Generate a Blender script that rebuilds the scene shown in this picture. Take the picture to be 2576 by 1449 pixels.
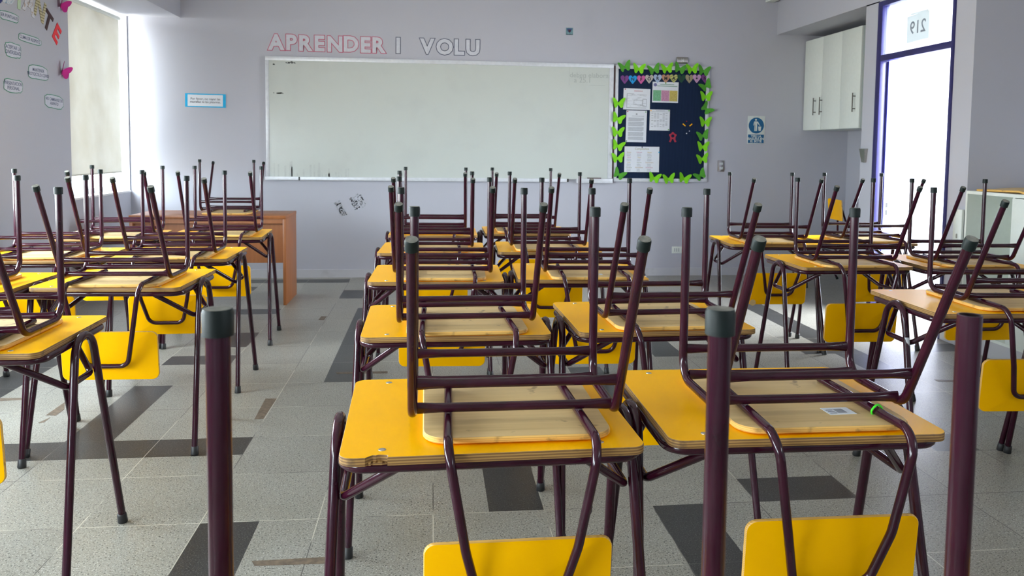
import bpy, bmesh, math, random
from math import sin, cos, pi, radians, sqrt
from mathutils import Vector, Matrix
random.seed(7)
for o in list(bpy.data.objects): bpy.data.objects.remove(o)
SC = bpy.context.scene
COL = SC.collection

# ------------------------------------------------------------------ camera, world, lights, exposure
# world frame: x along the board wall, y towards it, z up; the lens stands over the origin
HC = 1.30175
F, CX, CY, PT, RL, YW = 2021.88, 1311.77, 514.46, 0.06886, 0.011734, radians(6.4)
def yaw(v): return Vector((v[0]*cos(YW)+v[1]*sin(YW), -v[0]*sin(YW)+v[1]*cos(YW), v[2]))
r0, fw, u0 = yaw((1, 0, 0)), yaw((0, cos(PT), -sin(PT))), yaw((0, sin(PT), cos(PT)))
rt, up = r0*cos(RL)+u0*sin(RL), u0*cos(RL)-r0*sin(RL)
cd = bpy.data.cameras.new('camera'); cam = bpy.data.objects.new('camera', cd); COL.objects.link(cam)
M4 = Matrix.Identity(4)
for i in range(3):
    M4[i][0], M4[i][1], M4[i][2] = rt[i], up[i], -fw[i]
M4[2][3] = HC
cam.matrix_world = M4
cd.sensor_fit = 'HORIZONTAL'; cd.sensor_width = 36.0; cd.lens = F/2576*36
cd.shift_x = (1288-CX)/2576; cd.shift_y = (CY-724.5)/2576
cd.clip_start = 0.02; cd.clip_end = 100
cd.dof.use_dof = True; cd.dof.focus_distance = 1.9; cd.dof.aperture_fstop = 13.0
SC.camera = cam

wd = bpy.data.worlds.new('daylight'); SC.world = wd; wd.use_nodes = True
nt = wd.node_tree; nt.nodes.clear()
wo = nt.nodes.new('ShaderNodeOutputWorld'); bg = nt.nodes.new('ShaderNodeBackground')
tc = nt.nodes.new('ShaderNodeTexCoord'); sx = nt.nodes.new('ShaderNodeSeparateXYZ'); cr = nt.nodes.new('ShaderNodeValToRGB')
cr.color_ramp.elements[0].position = 0.45; cr.color_ramp.elements[0].color = (0.62, 0.60, 0.56, 1)
cr.color_ramp.elements[1].position = 0.52; cr.color_ramp.elements[1].color = (0.86, 0.93, 1.0, 1)
ma = nt.nodes.new('ShaderNodeMath'); ma.operation = 'MULTIPLY_ADD'; ma.inputs[1].default_value = 0.5; ma.inputs[2].default_value = 0.5
nt.links.new(tc.outputs['Generated'], sx.inputs[0]); nt.links.new(sx.outputs['Z'], ma.inputs[0])
nt.links.new(ma.outputs[0], cr.inputs[0]); nt.links.new(cr.outputs[0], bg.inputs[0]); nt.links.new(bg.outputs[0], wo.inputs[0])
bg.inputs[1].default_value = 52.0

def portal(name, x, y0, y1, z0, z1, sgn):
    l = bpy.data.lights.new(name, 'AREA'); l.shape = 'RECTANGLE'; l.size = z1-z0; l.size_y = y1-y0
    l.cycles.is_portal = True
    o = bpy.data.objects.new(name, l); COL.objects.link(o)
    o.location = (x, (y0+y1)/2, (z0+z1)/2)
    o.rotation_euler = (0, -pi/2*sgn, 0)
WINS = [(6.86, 8.11), (3.0, 5.1), (0.2, 2.5), (-2.3, -0.3)]
for i, (a, b) in enumerate(WINS): portal('window_daylight', -3.17, a, b, 0.86, 2.5, 1)
portal('door_daylight', 3.80, 5.26, 6.12, 0.0, 2.46, -1)
ADDED_CLER = [(-2.5, -0.4)]              # unseen high window added in the door wall to brighten the window wall
for a, b in ADDED_CLER: portal('added_high_daylight', 4.17, a, b, 2.35, 2.68, -1)

SC.view_settings.view_transform = 'Standard'; SC.view_settings.look = 'None'
SC.view_settings.exposure = -0.22; SC.view_settings.gamma = 1.0; SC.view_settings.use_curve_mapping = False
SC.cycles.use_denoising = True
SC.cycles.max_bounces = 10; SC.cycles.diffuse_bounces = 6; SC.cycles.glossy_bounces = 4; SC.cycles.transparent_max_bounces = 16
SC.cycles.caustics_reflective = False; SC.cycles.caustics_refractive = False
SC.cycles.sample_clamp_indirect = 8

# ------------------------------------------------------------------ materials
def nmat(name):
    m = bpy.data.materials.new(name); m.use_nodes = True
    return m, m.node_tree, m.node_tree.nodes['Principled BSDF']
def c4(c): return (c[0], c[1], c[2], 1)
def mat(name, col, rough=0.5, metal=0.0, var=0.06, scale=30, bump=0.0, spec=0.5, coat=0.0, stretch=None):
    """plain colour with a soft noise in tone, roughness and (optionally) relief"""
    m, t, b = nmat(name)
    co = t.nodes.new('ShaderNodeTexCoord'); mp = t.nodes.new('ShaderNodeMapping')
    if stretch: mp.inputs['Scale'].default_value = stretch
    n = t.nodes.new('ShaderNodeTexNoise'); n.inputs['Scale'].default_value = scale; n.inputs['Detail'].default_value = 4
    r = t.nodes.new('ShaderNodeValToRGB')
    r.color_ramp.elements[0].position = 0.3; r.color_ramp.elements[1].position = 0.7
    r.color_ramp.elements[0].color = c4([x*(1-var) for x in col]); r.color_ramp.elements[1].color = c4([min(1, x*(1+var)) for x in col])
    t.links.new(co.outputs['Object'], mp.inputs[0]); t.links.new(mp.outputs[0], n.inputs[0]); t.links.new(n.outputs[0], r.inputs[0])
    t.links.new(r.outputs[0], b.inputs['Base Color'])
    b.inputs['Roughness'].default_value = rough; b.inputs['Metallic'].default_value = metal
    b.inputs['Specular IOR Level'].default_value = spec
    b.inputs['Coat Weight'].default_value = coat; b.inputs['Coat Roughness'].default_value = 0.15
    if bump:
        bp = t.nodes.new('ShaderNodeBump'); bp.inputs['Strength'].default_value = bump; bp.inputs['Distance'].default_value = 0.002
        t.links.new(n.outputs[0], bp.inputs['Height']); t.links.new(bp.outputs[0], b.inputs['Normal'])
    return m
def math_node(t, op, a, b=None):
    n = t.nodes.new('ShaderNodeMath'); n.operation = op
    for i, v in enumerate((a, b)):
        if v is None: continue
        if hasattr(v, 'links') or hasattr(v, 'node'): t.links.new(v, n.inputs[i])
        else: n.inputs[i].default_value = v
    return n.outputs[0]
def mixc(t, f, a, b):
    n = t.nodes.new('ShaderNodeMix'); n.data_type = 'RGBA'
    for s, v in ((0, f), (6, a), (7, b)):
        if hasattr(v, 'node'): t.links.new(v, n.inputs[s])
        elif s == 0: n.inputs[s].default_value = v
        else: n.inputs[s].default_value = c4(v)
    return n.outputs[2]
def ramp(t, src, p0, c0, p1, c1):
    r = t.nodes.new('ShaderNodeValToRGB'); e = r.color_ramp.elements
    e[0].position, e[1].position = p0, p1; e[0].color, e[1].color = c4(c0), c4(c1)
    t.links.new(src, r.inputs[0]); return r.outputs[0]

def terrazzo(name, base, speck_d, speck_l, grout):
    m, t, b = nmat(name)
    co = t.nodes.new('ShaderNodeTexCoord').outputs['Object']
    n1 = t.nodes.new('ShaderNodeTexNoise'); n1.inputs['Scale'].default_value = 150; n1.inputs['Detail'].default_value = 2
    n2 = t.nodes.new('ShaderNodeTexNoise'); n2.inputs['Scale'].default_value = 210; n2.inputs['Detail'].default_value = 1
    n3 = t.nodes.new('ShaderNodeTexNoise'); n3.inputs['Scale'].default_value = 1.6; n3.inputs['Detail'].default_value = 5
    for n in (n1, n2, n3): t.links.new(co, n.inputs[0])
    sp = t.nodes.new('ShaderNodeSeparateXYZ'); t.links.new(co, sp.inputs[0])
    # a little tone of its own for each 0.4 m slab
    fx = math_node(t, 'DIVIDE', math_node(t, 'SUBTRACT', sp.outputs[0], 0.01), 0.4)
    fy = math_node(t, 'DIVIDE', math_node(t, 'SUBTRACT', sp.outputs[1], 2.38), 0.4174)
    cx = t.nodes.new('ShaderNodeCombineXYZ')
    t.links.new(math_node(t, 'FLOOR', fx), cx.inputs[0]); t.links.new(math_node(t, 'FLOOR', fy), cx.inputs[1])
    wn = t.nodes.new('ShaderNodeTexWhiteNoise'); t.links.new(cx.outputs[0], wn.inputs[0])
    col = mixc(t, ramp(t, n1.outputs[0], 0.36, (1, 1, 1), 0.42, (0, 0, 0)), base, speck_d)
    col = mixc(t, ramp(t, n2.outputs[0], 0.60, (0, 0, 0), 0.66, (1, 1, 1)), col, speck_l)
    dirt = ramp(t, n3.outputs[0], 0.3, (0.84, 0.82, 0.78), 0.7, (1.04, 1.04, 1.04))
    mu = t.nodes.new('ShaderNodeMix'); mu.data_type = 'RGBA'; mu.blend_type = 'MULTIPLY'; mu.inputs[0].default_value = 1
    t.links.new(col, mu.inputs[6]); t.links.new(dirt, mu.inputs[7])
    mu2 = t.nodes.new('ShaderNodeMix'); mu2.data_type = 'RGBA'; mu2.blend_type = 'MULTIPLY'; mu2.inputs[0].default_value = 1
    t.links.new(mu.outputs[2], mu2.inputs[6]); t.links.new(ramp(t, wn.outputs[0], 0, (0.90, 0.90, 0.90), 1, (1.05, 1.05, 1.04)), mu2.inputs[7])
    gx = math_node(t, 'ABSOLUTE', math_node(t, 'SUBTRACT', math_node(t, 'FRACT', math_node(t, 'ADD', fx, 0.5)), 0.5))
    gy = math_node(t, 'ABSOLUTE', math_node(t, 'SUBTRACT', math_node(t, 'FRACT', math_node(t, 'ADD', fy, 0.5)), 0.5))
    g = math_node(t, 'LESS_THAN', math_node(t, 'MINIMUM', gx, gy), 0.0042)
    # the grout runs pale in some stretches and dark in others
    gcol = ramp(t, n3.outputs[0], 0.47, grout, 0.53, (0.08, 0.075, 0.07))
    col = mixc(t, g, mu2.outputs[2], gcol)
    t.links.new(col, b.inputs['Base Color'])
    t.links.new(ramp(t, n3.outputs[0], 0.3, (0.33,)*3, 0.7, (0.39,)*3), b.inputs['Roughness'])
    b.inputs['Specular IOR Level'].default_value = 0.36
    bp = t.nodes.new('ShaderNodeBump'); bp.inputs['Strength'].default_value = 0.05; bp.inputs['Distance'].default_value = 0.001
    t.links.new(n1.outputs[0], bp.inputs['Height']); t.links.new(bp.outputs[0], b.inputs['Normal'])
    return m

def plywood_edge(name, c0, c1, dark, thick):
    m, t, b = nmat(name)
    co = t.nodes.new('ShaderNodeTexCoord').outputs['Object']
    sp = t.nodes.new('ShaderNodeSeparateXYZ'); t.links.new(co, sp.inputs[0])
    n = t.nodes.new('ShaderNodeTexNoise'); n.inputs['Scale'].default_value = 26; n.inputs['Detail'].default_value = 5; t.links.new(co, n.inputs[0])
    s = math_node(t, 'SINE', math_node(t, 'ADD', math_node(t, 'MULTIPLY', sp.outputs[2], 2*pi/thick*3), math_node(t, 'MULTIPLY', n.outputs[0], 1.5)))
    col = mixc(t, math_node(t, 'MULTIPLY_ADD', s, 0.5), c0, c1)
    col = mixc(t, ramp(t, n.outputs[0], 0.56, (0, 0, 0), 0.72, (0.8, 0.8, 0.8)), col, dark)
    t.links.new(col, b.inputs['Base Color']); b.inputs['Roughness'].default_value = 0.55
    return m
def wood(name, c0, c1, rough=0.5, sc=(1.2, 14, 14), spots=None):
    m, t, b = nmat(name)
    co = t.nodes.new('ShaderNodeTexCoord').outputs['Object']; mp = t.nodes.new('ShaderNodeMapping'); mp.inputs['Scale'].default_value = sc
    t.links.new(co, mp.inputs[0])
    n = t.nodes.new('ShaderNodeTexNoise'); n.inputs['Scale'].default_value = 3; n.inputs['Detail'].default_value = 7; n.inputs['Distortion'].default_value = 0.6
    t.links.new(mp.outputs[0], n.inputs[0])
    col = ramp(t, n.outputs[0], 0.3, c0, 0.7, c1)
    if spots:
        n2 = t.nodes.new('ShaderNodeTexNoise'); n2.inputs['Scale'].default_value = 22; n2.inputs['Detail'].default_value = 3; t.links.new(co, n2.inputs[0])
        col = mixc(t, ramp(t, n2.outputs[0], 0.66, (0, 0, 0), 0.74, (0.7, 0.7, 0.7)), col, spots)
    t.links.new(col, b.inputs['Base Color']); b.inputs['Roughness'].default_value = rough
    return m
def glass(name):
    m, t, b = nmat(name)
    t.nodes.remove(b); out = [n for n in t.nodes if n.type == 'OUTPUT_MATERIAL'][0]
    tr = t.nodes.new('ShaderNodeBsdfTransparent'); gl = t.nodes.new('ShaderNodeBsdfGlossy'); fr = t.nodes.new('ShaderNodeLayerWeight'); mx = t.nodes.new('ShaderNodeMixShader')
    tr.inputs[0].default_value = (0.93, 0.96, 0.96, 1); gl.inputs['Roughness'].default_value = 0.03; fr.inputs[0].default_value = 0.5
    fk = math_node(t, 'ADD', math_node(t, 'MULTIPLY', math_node(t, 'POWER', fr.outputs['Facing'], 5.0), 0.5), 0.03)
    t.links.new(fk, mx.inputs[0]); t.links.new(tr.outputs[0], mx.inputs[1]); t.links.new(gl.outputs[0], mx.inputs[2]); t.links.new(mx.outputs[0], out.inputs[0])
    return m
def cloth_blind(name):
    m, t, b = nmat(name)
    out = [n for n in t.nodes if n.type == 'OUTPUT_MATERIAL'][0]
    co = t.nodes.new('ShaderNodeTexCoord').outputs['Object']
    n = t.nodes.new('ShaderNodeTexNoise'); n.inputs['Scale'].default_value = 3.2; n.inputs['Detail'].default_value = 6; t.links.new(co, n.inputs[0])
    col = ramp(t, n.outputs[0], 0.3, (0.60, 0.57, 0.48), 0.7, (0.70, 0.68, 0.61))
    t.links.new(col, b.inputs['Base Color']); b.inputs['Roughness'].default_value = 0.9
    tl = t.nodes.new('ShaderNodeBsdfTranslucent'); t.links.new(col, tl.inputs[0])
    mx = t.nodes.new('ShaderNodeMixShader'); mx.inputs[0].default_value = BLIND_T
    t.links.new(b.outputs[0], mx.inputs[1]); t.links.new(tl.outputs[0], mx.inputs[2]); t.links.new(mx.outputs[0], out.inputs[0])
    return m
def blotchy(name, col, stain, rough=0.6, s=1.3, lo=0.55, hi=0.75, amt=0.5, bump=0.15):
    m, t, b = nmat(name)
    co = t.nodes.new('ShaderNodeTexCoord').outputs['Object']
    n = t.nodes.new('ShaderNodeTexNoise'); n.inputs['Scale'].default_value = s; n.inputs['Detail'].default_value = 8; n.inputs['Roughness'].default_value = 0.6; t.links.new(co, n.inputs[0])
    n2 = t.nodes.new('ShaderNodeTexNoise'); n2.inputs['Scale'].default_value = 90; n2.inputs['Detail'].default_value = 2; t.links.new(co, n2.inputs[0])
    t.links.new(mixc(t, ramp(t, n.outputs[0], lo, (0, 0, 0), hi, (amt,)*3), col, stain), b.inputs['Base Color'])
    b.inputs['Roughness'].default_value = rough
    bp = t.nodes.new('ShaderNodeBump'); bp.inputs['Strength'].default_value = bump; bp.inputs['Distance'].default_value = 0.002
    t.links.new(n2.outputs[0], bp.inputs['Height']); t.links.new(bp.outputs[0], b.inputs['Normal'])
    return m
def stripes(name, c0, c1, n, axis=0, rough=0.8, ang=0.0):
    m, t, b = nmat(name)
    co = t.nodes.new('ShaderNodeTexCoord').outputs['Object']; mp = t.nodes.new('ShaderNodeMapping'); mp.inputs['Rotation'].default_value = (0, ang, 0)
    t.links.new(co, mp.inputs[0]); sp = t.nodes.new('ShaderNodeSeparateXYZ'); t.links.new(mp.outputs[0], sp.inputs[0])
    s = math_node(t, 'SINE', math_node(t, 'MULTIPLY', sp.outputs[axis], n))
    t.links.new(ramp(t, s, 0.4, c0, 0.6, c1), b.inputs['Base Color']); b.inputs['Roughness'].default_value = rough; b.inputs['Specular IOR Level'].default_value = 0.12
    return m

BLIND_T = 0.026
M = {}
M['wall'] = blotchy('wall_paint', (0.452, 0.455, 0.510), (0.35, 0.35, 0.375), 0.55, 1.1, 0.60, 0.85, 0.35)
M['ceil'] = mat('ceiling_paint', (0.72, 0.73, 0.76), 0.7)
M['floor'] = terrazzo('terrazzo', (0.285, 0.276, 0.243), (0.06, 0.06, 0.055), (0.52, 0.51, 0.48), (0.52, 0.49, 0.41))
M['floor_dark'] = terrazzo('dark_terrazzo', (0.040, 0.0395, 0.039), (0.012, 0.012, 0.012), (0.12, 0.12, 0.115), (0.34, 0.32, 0.27))
M['maroon'] = mat('maroon_gloss_enamel', (0.030, 0.0034, 0.0115), 0.16, var=0.25, scale=14, spec=0.42)
M['cap'] = mat('dark_green_rubber', (0.006, 0.0115, 0.0105), 0.50, var=0.3, scale=60, spec=0.25)
M['dust'] = mat('dusty_rubber', (0.20, 0.195, 0.17), 0.95, var=0.3, scale=90)
M['black'] = mat('black_rubber', (0.012, 0.012, 0.013), 0.5)
M['hollow'] = mat('tube_inside', (0.02, 0.008, 0.012), 0.8)
M['yellow'] = mat('yellow_laminate', (1.0, 0.49, 0.0), 0.33, var=0.015, scale=9, spec=0.08)
M['ply'] = plywood_edge('plywood_edge', (0.42, 0.24, 0.07), (0.17, 0.08, 0.025), (0.05, 0.03, 0.02), 0.017)
M['ply2'] = plywood_edge('seat_edge', (0.84, 0.50, 0.13), (0.66, 0.36, 0.08), (0.16, 0.09, 0.03), 0.012)
M['wood'] = wood('bare_plywood', (0.60, 0.41, 0.175), (0.74, 0.53, 0.245), 0.5, spots=(0.20, 0.12, 0.06))
M['screw'] = mat('screw_steel', (0.55, 0.54, 0.50), 0.35, 1.0)
M['white'] = mat('white_melamine', (0.76, 0.80, 0.75), 0.4, var=0.02)
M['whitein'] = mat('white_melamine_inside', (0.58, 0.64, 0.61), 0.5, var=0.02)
M['steel'] = mat('brushed_steel', (0.45, 0.43, 0.39), 0.32, 1.0, var=0.15, scale=40, stretch=(1, 1, 20))
M['handle'] = mat('dark_steel', (0.10, 0.09, 0.08), 0.4, 0.8)
M['board'] = blotchy('whiteboard_enamel', (0.55, 0.585, 0.55), (0.47, 0.49, 0.47), 0.22, 2.3, 0.50, 0.8, 0.5, 0.0)
M['alu'] = mat('painted_aluminium', (0.66, 0.68, 0.72), 0.4, 0.2)
M['felt'] = stripes('navy_felt', (0.008, 0.016, 0.042), (0.014, 0.028, 0.066), 500, 0)
M['paper'] = mat('paper', (0.72, 0.75, 0.80), 0.8, var=0.03, scale=5)
M['ink'] = mat('grey_print', (0.30, 0.32, 0.36), 0.8)
M['inkd'] = mat('dark_print', (0.04, 0.045, 0.07), 0.8)
M['gbright'] = mat('lime_foam', (0.20, 0.62, 0.005), 0.8, var=0.08, scale=60)
M['gdark'] = mat('green_foam', (0.065, 0.30, 0.018), 0.8, var=0.15, scale=60)
M['magenta'] = mat('magenta_foam', (0.55, 0.015, 0.25), 0.7, var=0.1)
M['wood_dk'] = wood('orange_brown_melamine', (0.25, 0.080, 0.020), (0.32, 0.110, 0.032), 0.42, (10, 10, 1.2))
M['blue'] = blotchy('blue_frame_paint', (0.020, 0.017, 0.11), (0.012, 0.012, 0.045), 0.35, 9, 0.5, 0.75, 0.8)
M['blue2'] = blotchy('blue_reveal_paint', (0.06, 0.06, 0.34), (0.03, 0.03, 0.18), 0.35, 6, 0.5, 0.75, 0.6)
M['glass'] = glass('window_glass')
M['blind'] = cloth_blind('cream_roller_cloth')
M['tape'] = mat('brown_tape', (0.13, 0.095, 0.065), 0.6, var=0.4, scale=40)
M['base'] = blotchy('skirting_paint', (0.50, 0.50, 0.53), (0.25, 0.25, 0.25), 0.5, 4, 0.55, 0.8, 0.5)
M['cyan'] = mat('cyan_card', (0.0, 0.38, 0.68), 0.6)
M['signblue'] = mat('sign_blue', (0.004, 0.10, 0.24), 0.45)
M['signwhite'] = mat('sign_white', (0.62, 0.66, 0.64), 0.5)
M['red'] = mat('red_foam', (0.75, 0.02, 0.03), 0.6)
M['darkred'] = mat('dark_red_foil', (0.36, 0.004, 0.025), 0.4)
M['brown'] = mat('dark_brown_card', (0.045, 0.015, 0.015), 0.7)
M['pinkout'] = mat('pink_outline', (0.50, 0.11, 0.18), 0.7)
M['greyout'] = mat('grey_outline', (0.09, 0.10, 0.15), 0.7)
M['letterwhite'] = mat('letter_white', (0.56, 0.57, 0.625), 0.7)
M['noteedge'] = mat('green_marker', (0.03, 0.22, 0.12), 0.8)
M['notefill'] = mat('note_paper', (0.56, 0.57, 0.64), 0.8)
M['notetext'] = mat('navy_print', (0.06, 0.075, 0.16), 0.8)
M['mark'] = mat('marker_grey', (0.36, 0.39, 0.37), 0.5)
M['markd'] = mat('marker_black', (0.05, 0.05, 0.05), 0.6)
M['corr'] = mat('corridor_paint', (0.80, 0.80, 0.80), 0.7)
M['limeband'] = mat('lime_elastic', (0.06, 0.75, 0.02), 0.6)
M['smudge'] = mat('grey_scuff', (0.36, 0.37, 0.40), 0.8, var=0.3, scale=80)

# ------------------------------------------------------------------ mesh helpers
def link(name, me, mats, parent=None):
    o = bpy.data.objects.new(name, me); COL.objects.link(o)
    for m in (mats if isinstance(mats, (list, tuple)) else [mats]):
        me.materials.append(M[m] if isinstance(m, str) else m)
    if parent: o.parent = parent
    return o
def tomesh(name, bm, ang=40):
    me = bpy.data.meshes.new(name)
    bmesh.ops.recalc_face_normals(bm, faces=bm.faces)
    for f in bm.faces: f.smooth = True
    bm.to_mesh(me); bm.free()
    me.set_sharp_from_angle(angle=radians(ang))
    return me
def tag(o, label=None, cat=None, group=None, kind=None):
    if label: o['label'] = label
    if cat: o['category'] = cat
    if group: o['group'] = group
    if kind: o['kind'] = kind
    return o
def empty(name, loc=(0, 0, 0), rz=0.0):
    o = bpy.data.objects.new(name, None); COL.objects.link(o); o.location = loc; o.rotation_euler = (0, 0, rz); o.empty_display_size = 0.05
    return o
def box_bm(bm, x0, x1, y0, y1, z0, z1, bev=0.0, mi=0):
    v = [bm.verts.new((x, y, z)) for x in (x0, x1) for y in (y0, y1) for z in (z0, z1)]
    fs = [(0, 1, 3, 2), (4, 6, 7, 5), (0, 4, 5, 1), (2, 3, 7, 6), (0, 2, 6, 4), (1, 5, 7, 3)]
    nf = [bm.faces.new([v[i] for i in f]) for f in fs]
    for f in nf: f.material_index = mi
    if bev:
        bmesh.ops.bevel(bm, geom=list({e for f in nf for e in f.edges}), offset=bev, segments=2, affect='EDGES', profile=0.5)
    return nf
def box(name, x0, x1, y0, y1, z0, z1, m, parent=None, bev=0.0):
    bm = bmesh.new(); box_bm(bm, x0, x1, y0, y1, z0, z1, bev); return link(name, tomesh(name, bm), m, parent)
def struct(name, boxes, m):
    bm = bmesh.new()
    for b in boxes: box_bm(bm, *b)
    return tag(link(name, tomesh(name, bm), m), kind='structure')
def fillet(pts, rads, n=7):
    pts = [Vector(p) for p in pts]; out = [pts[0]]
    for i in range(1, len(pts)-1):
        p, a, b, r = pts[i], pts[i-1], pts[i+1], rads[i-1]
        da, db = (a-p).normalized(), (b-p).normalized()
        th = da.angle(db)
        if r <= 0 or th > pi-0.02: out.append(p); continue
        d = r/math.tan(th/2); d = min(d, (a-p).length*0.98, (b-p).length*0.98); r = d*math.tan(th/2)
        c = p+(da+db).normalized()*(r/math.sin(th/2))
        s, e = p+da*d-c, p+db*d-c
        tot = s.angle(e); ax = s.cross(e).normalized()
        for k in range(n+1): out.append(c+Matrix.Rotation(tot*k/n, 3, ax) @ s)
    out.append(pts[-1]); return out
def tube_bm(bm, path, r, seg=14, flat=None, caps=True, closed=False, hollow=False, mi=0):
    """sweep a circle of radius r (number or list) along path; flat(i,n)->(side,up) scales"""
    path = [Vector(p) for p in path]; n = len(path); rings = []
    t0 = (path[1]-path[0]).normalized()
    ref = Vector((0, 0, 1)) if abs(t0.z) < 0.9 else Vector((0, 1, 0))
    nx = t0.cross(ref).normalized(); pt = t0
    for i in range(n):
        if closed: t = (path[(i+1) % n]-path[i-1]).normalized()
        elif i == 0: t = t0
        elif i == n-1: t = (path[-1]-path[-2]).normalized()
        else: t = ((path[i+1]-path[i]).normalized()+(path[i]-path[i-1]).normalized()).normalized()
        q = pt.rotation_difference(t); nx = (q @ nx).normalized(); pt = t
        nx = (nx-t*nx.dot(t)).normalized(); ny = t.cross(nx)
        rr = r[i] if isinstance(r, (list, tuple)) else r
        sa, sb = flat(i, n) if flat else (1, 1)
        rings.append([bm.verts.new(path[i]+nx*(rr*sa*cos(2*pi*k/seg))+ny*(rr*sb*sin(2*pi*k/seg))) for k in range(seg)])
    m = n if closed else n-1
    for i in range(m):
        a, b = rings[i], rings[(i+1) % n]
        for k in range(seg):
            bm.faces.new((a[k], a[(k+1) % seg], b[(k+1) % seg], b[k])).material_index = mi
    if caps and not closed:
        bm.faces.new(list(reversed(rings[0]))).material_index = mi
        if hollow:
            t = (path[-1]-path[-2]).normalized(); c = path[-1]
            ri = [bm.verts.new(c+(v.co-c)*0.86) for v in rings[-1]]; rd = [bm.verts.new(v.co-t*0.03) for v in ri]
            for k in range(seg):
                j = (k+1) % seg
                bm.faces.new((rings[-1][k], rings[-1][j], ri[j], ri[k])).material_index = mi
                bm.faces.new((ri[k], ri[j], rd[j], rd[k])).material_index = 1
            bm.faces.new(rd).material_index = 1
        else: bm.faces.new(rings[-1]).material_index = mi
def tube(name, path, r, m, parent=None, seg=14, flat=None, closed=False, hollow=False):
    bm = bmesh.new(); tube_bm(bm, path, r, seg, flat, True, closed, hollow)
    return link(name, tomesh(name, bm, 50), m if not hollow else [m, 'hollow'], parent)
def rrect(hx, hy, r, n=7, cx=0, cy=0):
    out = []
    for (sx_, sy_, a0) in ((1, 1, 0), (-1, 1, pi/2), (-1, -1, pi), (1, -1, 3*pi/2)):
        for k in range(n+1):
            a = a0+pi/2*k/n; out.append((cx+sx_*(hx-r)+r*cos(a), cy+sy_*(hy-r)+r*sin(a)))
    return out
def slab_bm(bm, outl, z0, z1, bev=0.0015, disp=None, rings=(1, 0.9, 0.75, 0.55, 0.3), ctr=(0, 0), mi=(0, 1, 2)):
    """closed plate of a convex outline; top uses mi[0], edge mi[1], bottom mi[2]; disp(x,y) lifts it"""
    d = disp or (lambda x, y: 0)
    def ring(k, z, ins=0.0):
        vs = []
        for (x, y) in outl:
            l = math.hypot(x-ctr[0], y-ctr[1]); kk = k*(1-ins/l)
            X, Y = ctr[0]+(x-ctr[0])*kk, ctr[1]+(y-ctr[1])*kk
            vs.append(bm.verts.new((X, Y, z+d(X, Y))))
        return vs
    def bridge(a, b, m_):
        n = len(a)
        for i in range(n): bm.faces.new((a[i], a[(i+1) % n], b[(i+1) % n], b[i])).material_index = m_
    r = [ring(1, z0, bev), ring(1, z0+bev), ring(1, z1-bev), ring(1, z1, bev)]
    for i in range(3): bridge(r[i], r[i+1], mi[1])
    for first, z, m_ in ((r[3], z1, mi[0]), (r[0], z0, mi[2])):
        prev = first
        for k in rings[1:]:
            nx = ring(k, z, bev); bridge(prev, nx, m_); prev = nx
        c = bm.verts.new((ctr[0], ctr[1], z+d(*ctr)))
        for i in range(len(prev)): bm.faces.new((prev[i], prev[(i+1) % len(prev)], c)).material_index = m_
def poly_plate(name, pts, t, mats, parent=None, hole=None):
    """flat extruded outline in the xz plane facing -y (thickness t towards -y)"""
    bm = bmesh.new()
    a = [bm.verts.new((p[0], 0, p[1])) for p in pts]; b = [bm.verts.new((p[0], -t, p[1])) for p in pts]
    fa = bm.faces.new(a); fb = bm.faces.new(list(reversed(b)))
    n = len(a)
    for i in range(n): bm.faces.new((a[i], a[(i+1) % n], b[(i+1) % n], b[i]))
    bmesh.ops.triangulate(bm, faces=[fa, fb])
    return link(name, tomesh(name, bm, 30), mats, parent)
def smooth_outline(pts, n=4):
    out = []; N = len(pts)
    for i in range(N):
        p0, p1, p2, p3 = [Vector(pts[(i+k-1) % N]+(0,) if len(pts[0]) == 2 else pts[(i+k-1) % N]) for k in range(4)]
        for k in range(n):
            t = k/n
            q = 0.5*((2*p1)+(-p0+p2)*t+(2*p0-5*p1+4*p2-p3)*t*t+(-p0+3*p1-3*p2+p3)*t**3)
            out.append((q.x, q.y))
    return out
def text_mesh(s, size, ext=0.001, offset=0.0, spacing=1.0, line=1.0, ax='CENTER', ay='CENTER'):
    cu = bpy.data.curves.new('text', 'FONT'); cu.body = s; cu.size = size; cu.extrude = ext; cu.offset = offset
    cu.align_x = ax; cu.align_y = ay; cu.space_character = spacing; cu.space_line = line; cu.resolution_u = 3
    o = bpy.data.objects.new('text', cu); COL.objects.link(o)
    dg = bpy.context.evaluated_depsgraph_get(); dg.update()
    me = bpy.data.meshes.new_from_object(o.evaluated_get(dg)); me = me.copy() if me.users else me
    bpy.data.objects.remove(o); bpy.data.curves.remove(cu)
    me.materials.clear()
    return me
FRONT = Matrix.Rotation(pi/2, 4, 'X')                       # xy text -> standing, facing -y
def text_obj(name, s, size, m, parent, loc, rot=FRONT, **k):
    me = text_mesh(s, size, **k); me.transform(rot); o = link(name, me, m, parent); o.location = loc; return o
def dup(root):
    def cp(o, par):
        c = o.copy(); COL.objects.link(c)
        if par: c.parent = par
        for ch in kids[o.name]: cp(ch, c)
        return c
    kids = {}
    def walk(o):
        kids[o.name] = list(o.children)
        for ch in o.children: walk(ch)
    walk(root); return cp(root, None)

# ------------------------------------------------------------------ room
XL, XR, YF, ZC, YB = -2.89, 3.57, 8.13, 3.0, -2.8
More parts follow.
